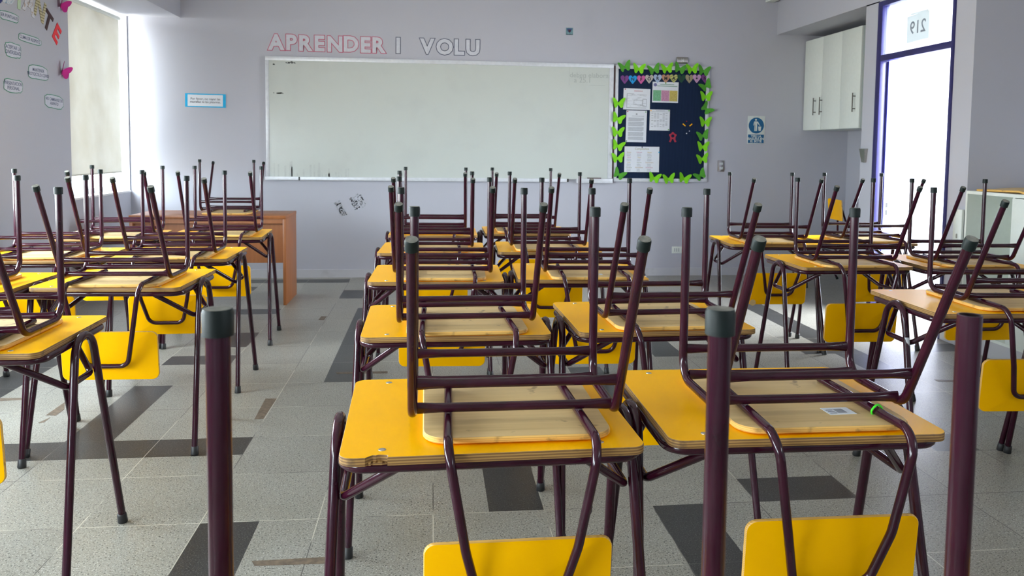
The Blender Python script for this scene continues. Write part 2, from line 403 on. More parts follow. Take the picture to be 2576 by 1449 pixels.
# floor: 0.2 m cells, dark ones where the pattern has them
def build_floor():
    bm = bmesh.new(); xs = [0.01+0.2*k for k in range(-16, 24)]; ys = [2.38+0.2087*k for k in range(-26, 29)]
    dark = [(-2.6, -0.8, 3.42, 3.63), (-1.6, -1.4, 3.63, 4.47), (-1.6, -1.2, 4.88, 5.09), (-1.4, -1.2, 5.30, 5.72), (-1.6, -1.2, 6.345, 6.55),
            (-2.2, -1.6, 7.39, 7.60), (-0.8, -0.6, 6.97, 7.39), (-0.6, -0.4, 4.47, 6.55), (-2.4, -2.2, 4.26, 5.1), (-0.8, -0.6, 1.96, 2.80),
            (0.2, 0.4, 2.80, 3.21), (0.8, 1.0, 1.76, 2.80), (1.2, 1.6, 2.80, 3.01), (2.6, 2.8, 4.47, 6.55), (3.2, 3.6, 4.88, 5.09),
            (-2.8, -0.8, 7.80, 8.01), (0.8, 1.0, 4.05, 4.68), (1.4, 1.6, 4.9, 5.3), (2.4, 2.6, 4.88, 5.09), (2.2, 2.4, 3.21, 3.42), (0.4, 0.6, 5.7, 6.3), (1.8, 2.2, 6.97, 7.18)]
    vx = {}
    def v(i, j):
        if (i, j) not in vx: vx[(i, j)] = bm.verts.new((xs[i], ys[j], 0))
        return vx[(i, j)]
    for i in range(len(xs)-1):
        for j in range(len(ys)-1):
            x, y = (xs[i]+xs[i+1])/2, (ys[j]+ys[j+1])/2
            f = bm.faces.new((v(i, j), v(i+1, j), v(i+1, j+1), v(i, j+1)))
            f.material_index = 1 if any(a < x < b and c < y < d for a, b, c, d in dark) else 0
    g = bmesh.ops.extrude_face_region(bm, geom=list(bm.faces))
    for e in g['geom']:
        if isinstance(e, bmesh.types.BMVert): e.co.z -= 0.1
    me = bpy.data.meshes.new('floor'); bmesh.ops.recalc_face_normals(bm, faces=bm.faces); bm.to_mesh(me); bm.free()
    tag(link('floor', me, ['floor', 'floor_dark']), kind='structure')
build_floor()
struct('ceiling', [(-3.15, 4.5, YB-0.1, YF+0.1, ZC, ZC+0.12)], 'ceil')
struct('wall_front', [(-3.15, 4.55, YF, YF+0.15, 0, ZC)], 'wall')
struct('wall_back', [(-3.15, 4.55, YB-0.12, YB, 0, ZC)], 'wall')
ws = [(-3.12, XL, YB, YF, 0, 0.86), (-3.12, XL, YB, YF, 2.52, ZC)]
prev = YB
for a, b in sorted(WINS):
    ws.append((-3.12, XL, prev, a, 0.86, 2.52)); prev = b
ws.append((-3.12, XL, prev, YF, 0.86, 2.52))
struct('wall_left', ws, 'wall')
struct('wall_right', [(XR, XR+0.15, 6.19, 6.39, 0, 2.52), (XR, XR+0.15, 5.02, 5.225, 0, ZC), (XR, XR+0.15, 5.225, 6.39, 2.51, ZC),
                      (XR, 4.45, 6.39, YF, 2.52, ZC), (4.39, 4.55, 6.27, YF, 0, 2.52), (XR+0.15, 4.39, 6.27, 6.39, 0, 2.52),
                      (XR+0.15, 4.12, 5.02, 5.14, 0, ZC), (4.0, 4.12, YB, 5.02, 0, 2.35), (4.0, 4.12, YB, 5.02, 2.68, ZC), (4.0, 4.12, YB, -2.5, 2.35, 2.68), (4.0, 4.12, -0.4, 5.02, 2.35, 2.68)], 'wall')
struct('trim_1', [(XL, -2.40, YB, YF, 2.52, ZC)], 'wall')                     # ceiling beam along the windows
struct('baseboard_front', [(-2.89, 4.39, YF-0.014, YF, 0, 0.08), ], 'base')
struct('baseboard_left', [(XL, XL+0.014, YB, YF-0.014, 0, 0.08)], 'base')
struct('baseboard_right', [(XR-0.012, XR, 6.19, 6.39, 0, 0.08), (XR-0.012, XR, 5.02, 5.22, 0, 0.08), (4.376, 4.39, 6.39, YF-0.014, 0, 0.08)], 'base')
struct('trim_2', [(-3.02, XL+0.012, a, b, 0.845, 0.862) for a, b in WINS], 'corr')   # window sills
# the open gallery beyond the door
struct('floor_gallery', [(4.60, 6.4, 2.0, 10.0, -0.05, -0.002), (XR+0.15, 4.62, YB, 8.5, -0.05, -0.003)], 'corr')
struct('wall_gallery', [(6.2, 6.32, 2.0, 10.0, 0, 1.1)], 'corr')

# windows: frame with one mullion and pane, the sill level frame bar seen under the blind
for i, (a, b) in enumerate(WINS):
    bm = bmesh.new(); X0, X1 = -3.075, -3.035
    for q in ((a, a+0.045, 0.862, 2.5), (b-0.045, b, 0.862, 2.5), (a, b, 0.862, 0.905), (a, b, 2.455, 2.5), ((a+b)/2-0.025, (a+b)/2+0.025, 0.9, 2.46)):
        box_bm(bm, X0, X1, q[0], q[1], q[2], q[3])
    w = tag(link('window_%d' % (i+1), tomesh('window', bm), 'alu'), kind='structure')
    g = box('window_pane', -3.056, -3.053, a+0.04, b-0.04, 0.90, 2.46, 'glass', w)
for i, (a, b) in enumerate(ADDED_CLER):  # frame and pane of the added fill window, out of view
    bm = bmesh.new()
    for q in ((a, a+0.04, 2.35, 2.68), (b-0.04, b, 2.35, 2.68), (a, b, 2.35, 2.39), (a, b, 2.64, 2.68), ((a+b)/2-0.02, (a+b)/2+0.02, 2.39, 2.64)):
        box_bm(bm, 4.04, 4.08, q[0], q[1], q[2], q[3])
    w = tag(link('window_%d' % (i+5), tomesh('window', bm), 'alu'), kind='structure')
    box('window_pane', 4.058, 4.061, a+0.03, b-0.03, 2.38, 2.65, 'glass', w)
# door frame with transom light
bm = bmesh.new()
for q in ((6.125, 6.19, 0, 2.51), (5.222, 5.25, 0, 2.51), (5.25, 6.125, 2.47, 2.51), (5.25, 6.125, 2.034, 2.083)):
    box_bm(bm, XR-0.012, XR+0.05, q[0], q[1], q[2], q[3], 0.003)
dr = tag(link('door_1', tomesh('door_frame', bm), 'blue'), kind='structure')
box('door_reveal', XR+0.05, XR+0.13, 6.105, 6.19, 0, 2.034, 'blue2', dr)
box('door_reveal', XR+0.05, XR+0.13, 5.222, 5.238, 0, 2.47, 'blue2', dr)
box('transom_pane', XR+0.02, XR+0.024, 5.25, 6.125, 2.083, 2.47, 'glass', dr)
bm = bmesh.new(); box_bm(bm, XR+0.056, XR+0.10, 6.102, 6.106, 0.78, 0.94)
for z in (0.825, 0.885): box_bm(bm, XR+0.068, XR+0.086, 6.100, 6.103, z-0.02, z+0.02, 0, 1)
link('strike_plate', tomesh('strike_plate', bm), ['white', 'black'], dr)

# ------------------------------------------------------------------ school desk (origin on the floor, +y towards the board)
TH, RT, RD = 0.7171, 0.0102, 0.0120
def table_top_mesh(notch=False):
    outl = rrect(0.30, 0.26, 0.028)
    bm = bmesh.new()
    if notch:   # a broken bite out of the front edge
        k = max(i for i, p in enumerate(outl) if p[1] < -0.2599 and p[0] < 0)
        bite = [(-0.250, -0.26), (-0.2400, -0.2500), (-0.236, -0.2480), (-0.230, -0.2490), (-0.225, -0.2465), (-0.219, -0.2470), (-0.213, -0.2485), (-0.2085, -0.2505), (-0.2075, -0.2540), (-0.208, -0.26)]
        outl = outl[:k+1]+bite+outl[k+1:]
    slab_bm(bm, outl, TH-0.017, TH, 0.0012)
    if notch:
        rn = random.Random(2)
        for k in range(9):
            x = -0.248+0.0043*k
            box_bm(bm, x, x+0.0045, -0.2575+0.004*rn.random(), -0.245, TH-0.0165, TH-0.010-0.004*rn.random(), 0, 1)
    return bm
def make_desk():
    root = empty('school_desk')
    bm = table_top_mesh(); link('tabletop', tomesh('tabletop', bm, 35), ['yellow', 'ply', 'wood'], root)
    zr = TH-0.017-RD
    loop = [(x, y, zr) for x, y in rrect(0.294, 0.232, 0.045, 6)]
    tube('top_rail', loop, RD, 'maroon', root, 12, closed=True)
    for s in (-1, 1):
        for e in (-1, 1):
            R0, zc = 0.074, TH-0.010-0.074       # half of a hairpin: arc at the top, straight splayed leg below
            fy_, fz_ = 0.225, 0.012-zc; dd = math.hypot(fy_, fz_); ph = math.atan2(fz_, fy_)+math.acos(R0/dd)
            yz = [(fy_, 0.012)]+[(R0*cos(ph+(pi/2-ph)*k/12), zc+R0*sin(ph+(pi/2-ph)*k/12)) for k in range(13)]+[(-0.001, zc+R0)]
            p = [Vector((s*(0.3185+0.0235*(1-z_/TH)), e*y_, z_)) for y_, z_ in yz]
            lg = tube('leg', p, RD, 'maroon', root, 14)
            d = (Vector((s*0.3195, e*0.075, TH-0.08))-Vector((s*0.342, e*0.225, 0))).normalized(); b = Vector((s*0.342, e*0.225, 0.0))
            tube('foot_cap', [b, b+d*0.004, b+d*0.034, b+d*0.036], [0.0150, 0.0163, 0.0150, 0.0128], 'black', lg, 14)
        q = fillet([(s*0.185, -0.212, zr-0.008), (s*0.304, -0.085, TH-0.150), (s*0.304, 0.085, TH-0.150), (s*0.185, 0.212, zr-0.008)], [0.035, 0.035], 6)
        tube('side_brace', q, 0.0100, 'maroon', root, 12)
    for (x, y) in ((-0.217, 0.229), (-0.219, -0.221), (0.213, -0.225), (0.215, 0.229)):
        tube('screw', [(x, y, TH-0.001), (x, y, TH+0.0008), (x, y, TH+0.0016)], [0.0078, 0.0074, 0.004], 'screw', root, 14)
    return root

# ------------------------------------------------------------------ school chair, drawn upside down: z=0 is the table it lies on,
# origin under the front legs, -y is its back
def make_chair():
    root = empty('school_chair')
    def seat_lift(x, y): return 0.0055*cos(pi*x/0.40)*min(1, max(0, (-y-0.22)/0.10))+0.0008
    bm = bmesh.new(); slab_bm(bm, rrect(0.193, 0.2175, 0.058, 8, 0, -0.1175), 0.0, 0.0125, 0.003, seat_lift, ctr=(0, -0.1175))
    link('seat', tomesh('seat', bm, 35), ['wood', 'ply2', 'yellow'], root)
    for s in (-1, 1):
        # front leg (vertical) and rear leg (leaning), each ending in a rubber cap; they bend into the side rail
        for front in (True, False):
            if front: pts, rad, top = [(s*0.2145, -0.085, 0.031), (s*0.2145, 0, 0.031), (s*0.2145, 0, 0.446)], [0.055], Vector((0, 0, 1))
            else: pts, rad, top = [(s*0.2145, -0.155, 0.031), (s*0.2145, -0.240, 0.031), (s*0.2137, -0.4415, 0.4195)], [0.048], (Vector((0, -0.4415, 0.4195))-Vector((0, -0.240, 0.031))).normalized()
            lg = tube('leg', fillet(pts, rad, 9), RT, 'maroon', root, 16, hollow=True)
            e = Vector(pts[-1]); bm = bmesh.new()
            tube_bm(bm, [e-top*0.021, e-top*0.0208, e-top*0.002, e+top*0.002], [0.0106, 0.0129, 0.0131, 0.0118], 18)
            me = tomesh('foot_cap', bm, 45)
            for p in me.polygons:
                if p.normal.dot(top) > 0.9 and (p.center-e).dot(top) > 0: p.material_index = 1
            link('foot_cap', me, ['cap', 'dust'], lg)
        tube('side_rail', [(s*0.2145, -0.080, 0.031), (s*0.2145, -0.12, 0.031), (s*0.2145, -0.160, 0.031)], RT, 'maroon', root, 16)
    def bar(name, y, z):
        xs = [-0.207, -0.195, -0.180, -0.162, -0.150, -0.05, 0.05, 0.150, 0.162, 0.180, 0.195, 0.207]
        k = {0: (0.55, 1.25), 1: (0.6, 1.22), 2: (0.72, 1.12), 3: (0.9, 1.03)}
        def fl(i, n):
            j = min(i, n-1-i); return k.get(j, (1, 1))
        tube(name, [(x, y, z) for x in xs], 0.0098, 'maroon', root, 14, fl)
    bar('cross_bar', -0.028, 0.043); bar('cross_bar', -0.228, 0.043)
    bar('stretcher', -0.001, 0.100); bar('stretcher', -0.2775, 0.109)
    half = [(0.134, -0.010, 0.0225), (0.146, -0.404, 0.0215), (0.110, -0.386, -0.190), (0.080, -0.352, -0.316)]
    path = fillet(half+[(-x, y, z) for x, y, z in reversed(half)], [0.050, 0.12, 0.040, 0.040, 0.12, 0.050], 8)
    tube('back_support', path, 0.0096, 'maroon', root, 14)
    # backrest plate, upright, bowed about the vertical
    bm = bmesh.new(); slab_bm(bm, rrect(0.191, 0.102, 0.026, 6), -0.005, 0.005, 0.002, lambda x, y: -0.45*x*x, rings=(1, 0.93, 0.85, 0.7, 0.5, 0.25), mi=(0, 1, 0))
    Rm = Matrix.Translation((0, -0.336, -0.281)) @ Matrix.Rotation(radians(90+5), 4, 'X')
    bm.transform(Rm); link('backrest', tomesh('backrest', bm, 35), ['yellow', 'ply2'], root)
    return root

D = {'A': (0.1197, 1.7686, 0.0273), 'A2': (0.7855, 1.7993, -0.0078), 'B': (0.0795, 2.7397, 0.0098), 'B2': (0.7675, 2.7687, 0.0244), 'C': (0.0276, 3.766, -0.0225), 'C2': (0.6990, 3.797, -0.0445), 'D': (0.0076, 4.735, -0.0411), 'D2': (0.6893, 4.770, -0.0413), 'E': (0.0148, 5.6642, -0.0145), 'E2': (0.6736, 5.7679, -0.0099), 'L1': (-1.3944, 2.6009, 0.0118), 'L2': (-1.3215, 3.6763, -0.0384), 'L3': (-1.355, 4.5254, 0.0049), 'L4': (-1.3989, 5.5369, 0.054), 'M2': (-1.9716, 3.5801, -0.012), 'R1': (2.1594, 2.9677, -0.0374), 'R2': (2.187, 4.1309, -0.0078), 'R3': (2.2, 5.1114, -0.0634), 'S2': (2.8575, 4.0979, -0.0485), 'S3': (2.8618, 5.1454, 0.0012), 'M3': (-2.0044, 4.4949, 0.0442), 'M4': (-2.055, 5.4776, 0.0725), 'Z': (0.0323, 0.5944, -0.0525), 'Z2': (0.7023, 0.5511, -0.0617), 'S1': (2.8339, 2.9728, -0.0374)}
C = {'A': (0.1751, 1.884, 0.0079), 'A2': (0.8306, 1.8871, -0.0049), 'B': (0.1098, 2.8043, 0.0203), 'B2': (0.7864, 2.8361, 0.0258), 'C': (0.0619, 3.8447, -0.0409), 'C2': (0.7441, 3.8383, -0.0432), 'D': (0.0256, 4.8057, -0.038), 'D2': (0.6855, 4.8441, -0.0335), 'E': (0.03, 5.7796, -0.051), 'E2': (0.6544, 5.8452, -0.0099), 'L1': (-1.3858, 2.682, -0.0033), 'L2': (-1.3019, 3.7319, -0.0139), 'L3': (-1.3427, 4.5534, 0.0256), 'L4': (-1.3593, 5.5938, 0.0505), 'M2': (-1.9685, 3.6473, -0.0379), 'M3': (-1.9977, 4.5698, 0.0442), 'M4': (-1.9728, 5.5024, 0.0725), 'R1': (2.2546, 3.0657, -0.0438), 'R2': (2.1876, 4.1595, -0.0181), 'R3': (2.1904, 5.1636, -0.0316), 'S2': (2.8454, 4.1586, -0.0141), 'S3': (2.8704, 5.2219, 0.0686), 'Z': (0.0362, 0.6793, -0.0525), 'Z2': (0.6769, 0.626, -0.0617), 'S1': (2.8367, 3.0177, -0.0374)}
COLN = {'M': 'column along the window wall', 'L': 'column between window wall and aisle', 'C': 'middle column beside the aisle',
        'K': 'middle column on the door side', 'R': 'door-side column', 'S': 'column beside the white cabinet'}
ORD = ['first', 'second', 'third', 'fourth', 'fifth', 'sixth']
ROWS = {'M': ['M4', 'M3', 'M2'], 'L': ['L4', 'L3', 'L2', 'L1'], 'C': ['E', 'D', 'C', 'B', 'A', 'Z'], 'K': ['E2', 'D2', 'C2', 'B2', 'A2', 'Z2'],
        'R': ['R3', 'R2', 'R1'], 'S': ['S3', 'S2', 'S1']}
PLACE = {}
for c, ks in ROWS.items():
    for i, k in enumerate(ks): PLACE[k] = '%s from the whiteboard in the %s' % (ORD[i], COLN[c])
DL = {k: 'yellow desk, '+v for k, v in PLACE.items()}
CL = {k: 'chair upside down, '+v for k, v in PLACE.items()}
DL['A'] = 'yellow desk with a bite broken out of its front edge'
DL['B'] = 'yellow desk directly behind the desk with the broken front edge'
CL['A'] = 'chair upside down on the yellow desk with broken front edge'
CL['A2'] = 'chair upside down with a lime elastic band and white sticker'
CL['Z'] = 'cropped upside-down chair, only two big green-capped legs in view'
CL['Z2'] = 'cropped upside-down chair showing one thick leg that lost its cap'
DL['A2'] = 'yellow desk under the chair with the lime elastic band'
DL['R1'] = 'yellow desk with a white barcode sticker on its front leg'
CL['R1'] = 'chair upside down on the desk whose leg has a white sticker'
desk0, chair0 = make_desk(), make_chair()
DESK, CHAIR = {}, {}
for n, (x, y, t) in D.items():
    o = desk0 if n == 'A' and not DESK.get('A') else dup(desk0)
    if n == 'A': o = desk0
    o.location = (x, y, 0); o.rotation_euler = (0, 0, t); tag(o, DL[n], 'desk', 'yellow school desks in rows'); DESK[n] = o
for n, (x, y, t) in C.items():
    o = chair0 if n == 'A' else dup(chair0)
    o.location = (x, y, TH+0.0004); o.rotation_euler = (0, 0, t); tag(o, CL[n], 'chair', 'chairs turned upside down on the desks'); CHAIR[n] = o
def kid(o, kind, k=0):
    ks = [c for c in o.children if c.name.split('.')[0] == kind]; return ks[k]
# desk A: its own top with the bite (a boolean cut baked into the mesh)
top = kid(DESK['A'], 'tabletop')
nm = tomesh('tabletop_bitten', table_top_mesh(True), 35)
for k in ('yellow', 'ply', 'wood'): nm.materials.append(M[k])
top.data = nm; top['label'] = 'yellow top with a splintered bite in its front edge'
# the missing cap on the leg of chair Z2
lz = [c for c in CHAIR['Z2'].children if c.name.split('.')[0] == 'leg' and c.data.name.startswith('leg')]
for c in lz:
    mx = sum(v.co.x for v in c.data.vertices); my = max(abs(v.co.y) for v in c.data.vertices)
    if mx < 0 and my < 0.2:
        for g in list(c.children): bpy.data.objects.remove(g)
kid(CHAIR['A'], 'backrest').location = (0, 0, -0.018); kid(CHAIR['A2'], 'backrest').location = (0.014, 0, 0)
ch_ = tube('chipped_corner', [(-0.168, -0.3585, -0.362), (-0.168, -0.3595, -0.362)], 0.020, 'wood', CHAIR['R3'], 12); ch_['label'] = 'bare brown chip on the yellow corner'
# stickers
def sticker(parent, loc, rot, w, h, label):
    bm = bmesh.new(); box_bm(bm, -w/2, w/2, -h/2, h/2, 0, 0.0006)
    for k in range(7):
        a = -w*0.10+k*w*0.05; box_bm(bm, a, a+w*0.02, -h*0.28, h*0.30, 0.0006, 0.0008, 0, 1)
    for k in range(3): box_bm(bm, -w*0.42, -w*0.16, -h*0.3+k*h*0.22, -h*0.24+k*h*0.22, 0.0006, 0.0008, 0, 1)
    o = link('sticker', tomesh('sticker', bm), ['paper', 'inkd'], parent); o.location = loc; o.rotation_euler = rot; o['label'] = label; return o
sticker(CHAIR['A2'], (0.066, -0.235, 0.0146), (0, 0, 0.05), 0.062, 0.045, 'white sticker with grey print')
sticker(CHAIR['C2'], (0.02, -0.24, 0.0146), (0, 0, 0.02), 0.055, 0.035, 'white sticker with grey print')
lg = kid(DESK['R1'], 'leg', 0)
bm = bmesh.new()
for r, mi in ((RT+0.0006, 0),):
    tube_bm(bm, [(-0.3232, -0.0965, 0.548), (-0.3222, -0.0895, 0.590)], r, 16, mi=mi)
for k in range(9): tube_bm(bm, [(-0.3230+0.00005*k, -0.0955+0.0006*k, 0.554+0.0028*k), (-0.3230+0.00005*k, -0.0953+0.0006*k, 0.5552+0.0028*k)], RT+0.0010, 16, mi=1)
o = link('sticker', tomesh('sticker', bm), ['paper', 'inkd'], kid(DESK['R1'], 'leg', 0)); o['label'] = 'white barcode sticker wrapped round the leg'
st_ = tube('hanging_string', [(0.357+0.003*sin(k*1.9), 1.72+0.003*cos(k*2.3), 0.698-0.0113*k) for k in range(20)], [0.0022 if k % 3 else 0.0014 for k in range(20)], 'black', None, 6)
tag(st_, 'black frayed string hanging under the desk with the broken edge', 'string')
# elastic band round a back-support tube of chair A2
x, y, t = C['A2']; ring = []
for k in range(20):
    a = 2*pi*k/20; ring.append((0.1405+0.0125*cos(a), -0.262+0.003*sin(a*2), 0.0235+0.0125*sin(a)))
eb = tube('elastic_band', [(p[0]*cos(t)-p[1]*sin(t)+x, p[0]*sin(t)+p[1]*cos(t)+y, p[2]+TH) for p in ring], 0.0024, 'limeband', None, 8, closed=True)
tag(eb, 'lime green elastic band looped round a chair frame tube', 'elastic band')

# ------------------------------------------------------------------ teacher's desk and its chair, spare chair in the corner
td = tag(empty('teacher_desk', (-1.79, 6.955, 0)), 'orange-brown wooden desk by the window with a chair upside down on it', 'desk')
box('desktop', -0.61, 0.61, -0.265, 0.265, 0.712, 0.738, 'wood_dk', td, 0.002)
for s in (-1, 1): box('side_panel', s*0.597-0.012, s*0.597+0.012, -0.255, 0.255, 0.0, 0.712, 'wood_dk', td, 0.001)
box('front_panel', -0.585, 0.585, -0.215, -0.197, 0.345, 0.70, 'wood_dk', td)
box('top_strip', -0.585, 0.585, -0.250, -0.232, 0.672, 0.712, 'wood_dk', td)
tcg = dup(chair0); tcg.location = (-1.675, 6.85, 0.7385); tcg.rotation_euler = (0, 0, pi+0.02)
tag(tcg, 'chair turned upside down on the orange-brown wooden desk', 'chair')
kid(tcg, 'seat').data = kid(tcg, 'seat').data.copy(); kid(tcg, 'seat').data.materials[2] = M['wood']
# upright: the same chair turned over about its long axis
sp = dup(chair0)
sp.rotation_euler = (0, pi, -pi/2-0.15+pi); sp.location = (3.62, 7.52, 0.4485)
tag(sp, 'school chair standing upright on the floor in the corner past the door', 'chair')

# ------------------------------------------------------------------ wall cabinet in the niche
wc = tag(empty('wall_cabinet', (3.88, 7.0, 1.53)), 'white wall cabinet with three doors hung above the corner niche', 'cabinet')
bm = bmesh.new()
H = 0.93
for q in ((0.018, 0.36, 0, 0.016, 0, H), (0.018, 0.36, 1.10, 1.116, 0, H), (0.018, 0.36, 0.016, 1.10, 0, 0.016), (0.018, 0.36, 0.016, 1.10, H-0.016, H), (0.345, 0.36, 0.016, 1.10, 0.016, H-0.016)):
    box_bm(bm, *q)
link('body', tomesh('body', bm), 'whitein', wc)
for (a, b, hy) in ((0.002, 0.352, 0.075), (0.356, 0.728, 0.712), (0.732, 1.114, 0.845)):
    d = box('door', 0.0, 0.017, a, b, 0.003, H-0.003, 'white', wc, 0.001)
    p = fillet([(0.0, hy, 0.185), (-0.028, hy, 0.185)], [], 3)
    bm = bmesh.new(); tube_bm(bm, [(-0.028, hy, 0.150), (-0.028, hy, 0.325)], 0.005, 10)
    for z in (0.180, 0.295): tube_bm(bm, [(0.001, hy, z), (-0.028, hy, z)], 0.0045, 8)
    link('handle', tomesh('handle', bm), 'handle', d)

# ------------------------------------------------------------------ low cabinet in the recess on the door wall
lc = tag(empty('low_cabinet', (3.55, 3.6, 0)), 'low white cabinet beside the door with its end compartment open', 'cabinet')
bm = bmesh.new()
ys = [0.0, 0.49, 0.93, 1.385]
box_bm(bm, 0, 0.44, -0.55, 1.40, 0.985+0.055, 1.06); box_bm(bm, 0, 0.44, -0.55, 1.40, 0.11, 0.128); box_bm(bm, 0.425, 0.44, -0.55, 1.40, 0.128, 1.04)
for y in (-0.55, 0.0, 0.49, 0.945, 1.385): box_bm(bm, 0, 0.425, y-0.0, y+0.018, 0.128, 1.04)
link('carcass', tomesh('carcass', bm), 'white', lc)
box('plinth', 0.005, 0.44, -0.55, 1.40, 0, 0.11, 'base', lc)
for (a, b) in ((-0.53, 0.0), (0.02, 0.49), (0.512, 0.945)):
    d = box('door', -0.018, -0.001, a, b, 0.132, 1.035, 'white', lc, 0.001)
    tube('knob', [(-0.018, b-0.04, 0.6), (-0.026, b-0.04, 0.6), (-0.034, b-0.04, 0.6)], [0.006, 0.012, 0.010], 'steel', d, 12)
d = box('door', 0.0, 0.017, 0, 0.42, 0, 0.80, 'white', lc, 0.001); d.location = (-0.015, 1.41, 0.13); d.rotation_euler = (0, 0, radians(2)); d.scale = (1, 0.2, 1)
tube('lock', [(0.002, 0.20, 0.62), (-0.008, 0.20, 0.62)], 0.016, 'steel', d, 14)
# loose seat board left on the cabinet
bm = bmesh.new(); slab_bm(bm, rrect(0.193, 0.2175, 0.058, 8), 0, 0.0125, 0.003, lambda x, y: 0.02*max(0, 1-((y+0.03)/0.16)**2), mi=(0, 1, 2))
sb = link('seat_board', tomesh('seat_board', bm, 35), ['wood', 'ply2', 'yellow']); sb.location = (3.79, 4.78, 1.0604); sb.rotation_euler = (0, 0, 0.1)
tag(sb, 'loose curved plywood chair seat lying on top of the low white cabinet', 'seat')

# ------------------------------------------------------------------ whiteboard
wb = tag(empty('whiteboard', (-1.61, YF, 0.97)), 'large wall-mounted whiteboard in a white frame, faint writing in its corner', 'whiteboard')
W_, H_ = 3.45, 1.205
box('board_surface', 0.03, W_-0.03, -0.020, -0.001, 0.03, H_-0.035, 'board', wb)
bm = bmesh.new()
for q in ((0, 0.032, 0.036, H_-0.041), (W_-0.045, W_, 0.040, H_-0.041), (0, W_, H_-0.04, H_)): box_bm(bm, q[0], q[1], -0.028, -0.001, q[2], q[3], 0.002)
link('board_frame', tomesh('board_frame', bm), 'alu', wb)
bm = bmesh.new(); box_bm(bm, -0.01, 2.98, -0.040, -0.001, 0.0, 0.034, 0.002); box_bm(bm, 3.08, W_+0.005, -0.05, -0.001, -0.006, 0.038, 0.002)
link('marker_tray', tomesh('marker_tray', bm), 'alu', wb)
box('tray_end', 2.98, 3.0, -0.039, -0.001, 0.002, 0.034, 'markd', wb); box('tray_joint', 0.31, 0.325, -0.042, -0.040, 0.0, 0.034, 'markd', wb)
def bmk(name, boxes, m, par):
    bm = bmesh.new()
    for q in boxes: box_bm(bm, *q)
    return link(name, tomesh(name, bm), m, par)
text_obj('writing', 'deben elaborar', 0.070, 'mark', wb, (3.21, -0.0206, 1.085), ext=0.0002)
text_obj('writing', 'a 25.1', 0.075, 'mark', wb, (3.13, -0.0206, 1.035), ext=0.0002)
bmk('writing', [(3.20, 3.36, -0.0207, -0.0199, 0.986, 0.989), (2.99, 2.992, -0.0207, -0.0199, 0.98, 1.16)], 'mark', wb)
# worn black marks at its far end
def scribble(name, x, z, w, h, n, m, par, y=-0.0207):
    bm = bmesh.new(); rnd = random.Random(int(x*1000)+n)
    for k in range(n):
        a = x+w*rnd.random(); b = z+h*rnd.random(); box_bm(bm, a, a+0.006+0.02*rnd.random(), y, y+0.001, b, b+0.004+0.008*rnd.random())
    return link(name, tomesh(name, bm), m, par)
scribble('scuff', 0.19, 1.135, 0.08, 0.012, 12, 'markd', wb); scribble('scuff', 0.07, 1.115, 0.004, 0.02, 3, 'markd', wb)
scribble('scuff', 0.07, 0.84, 0.09, 0.008, 14, 'markd', wb)
bm = bmesh.new(); rnd = random.Random(3)
for k in range(22):
    a = 0.06+rnd.random()*0.75; h = (0.03+0.12*rnd.random())*(1 if a < 0.5 else 0.6); box_bm(bm, a, a+0.008+0.012*rnd.random(), -0.0205, -0.0199, 0.036, 0.036+h)
link('smear', tomesh('smear', bm), mat('smear_grey', (0.46, 0.49, 0.465), 0.3), wb)
er = box('board_eraser', 1.585, 1.725, 8.083, 8.125, 1.009, 1.018, 'brown'); tag(er, 'thin dark bar lying on the whiteboard tray near the notice board', 'eraser')

# ------------------------------------------------------------------ wall lettering
def letter(ch, x, z, outc, label, grp):
    root = tag(empty('wall_letter', (x, YF-0.0005, z)), label, 'letter', grp)
    kz = dict(line=1)
    m1 = text_mesh(ch, 0.200, 0.0010, 0.0150); m1.transform(FRONT); bx = [v.co.x for v in m1.vertices]; bz = [v.co.z for v in m1.vertices]
    dx, dz = -(min(bx)+max(bx))/2, -(min(bz)+max(bz))/2
    m2 = text_mesh(ch, 0.200, 0.0008, 0.0085); m2.transform(FRONT)
    for mm, mt, yy, nm_ in ((m1, outc, -0.0012, 'outline'), (m2, 'letterwhite', -0.0026, 'face')):
        mm.transform(Matrix.Translation((dx, yy, dz))); link(nm_, mm, mt, root)
WORDS = [('A', -1.508, 2.312), ('P', -1.362, 2.313), ('R', -1.222, 2.31), ('E', -1.095, 2.31), ('N', -0.947, 2.308), ('D', -0.792, 2.312), ('E', -0.65, 2.307), ('R', -0.517, 2.308)]
for i, (ch, x, z) in enumerate(WORDS):
    letter(ch, x, z, 'pinkout', 'pink-outlined paper letter %s, %s letter above the whiteboard' % (ch, ['first', 'second', 'third', 'fourth', 'fifth', 'sixth', 'seventh', 'eighth'][i]), 'pink-outlined letters above the whiteboard')
for ch, x, z in [('I', -0.334, 2.31), ('V', -0.049, 2.309), ('O', 0.124, 2.308), ('L', 0.27, 2.309), ('U', 0.405, 2.308)]:
    letter(ch, x, z, 'greyout', 'grey-outlined paper letter %s above the middle of the whiteboard' % ch, 'grey-outlined letters above the whiteboard')

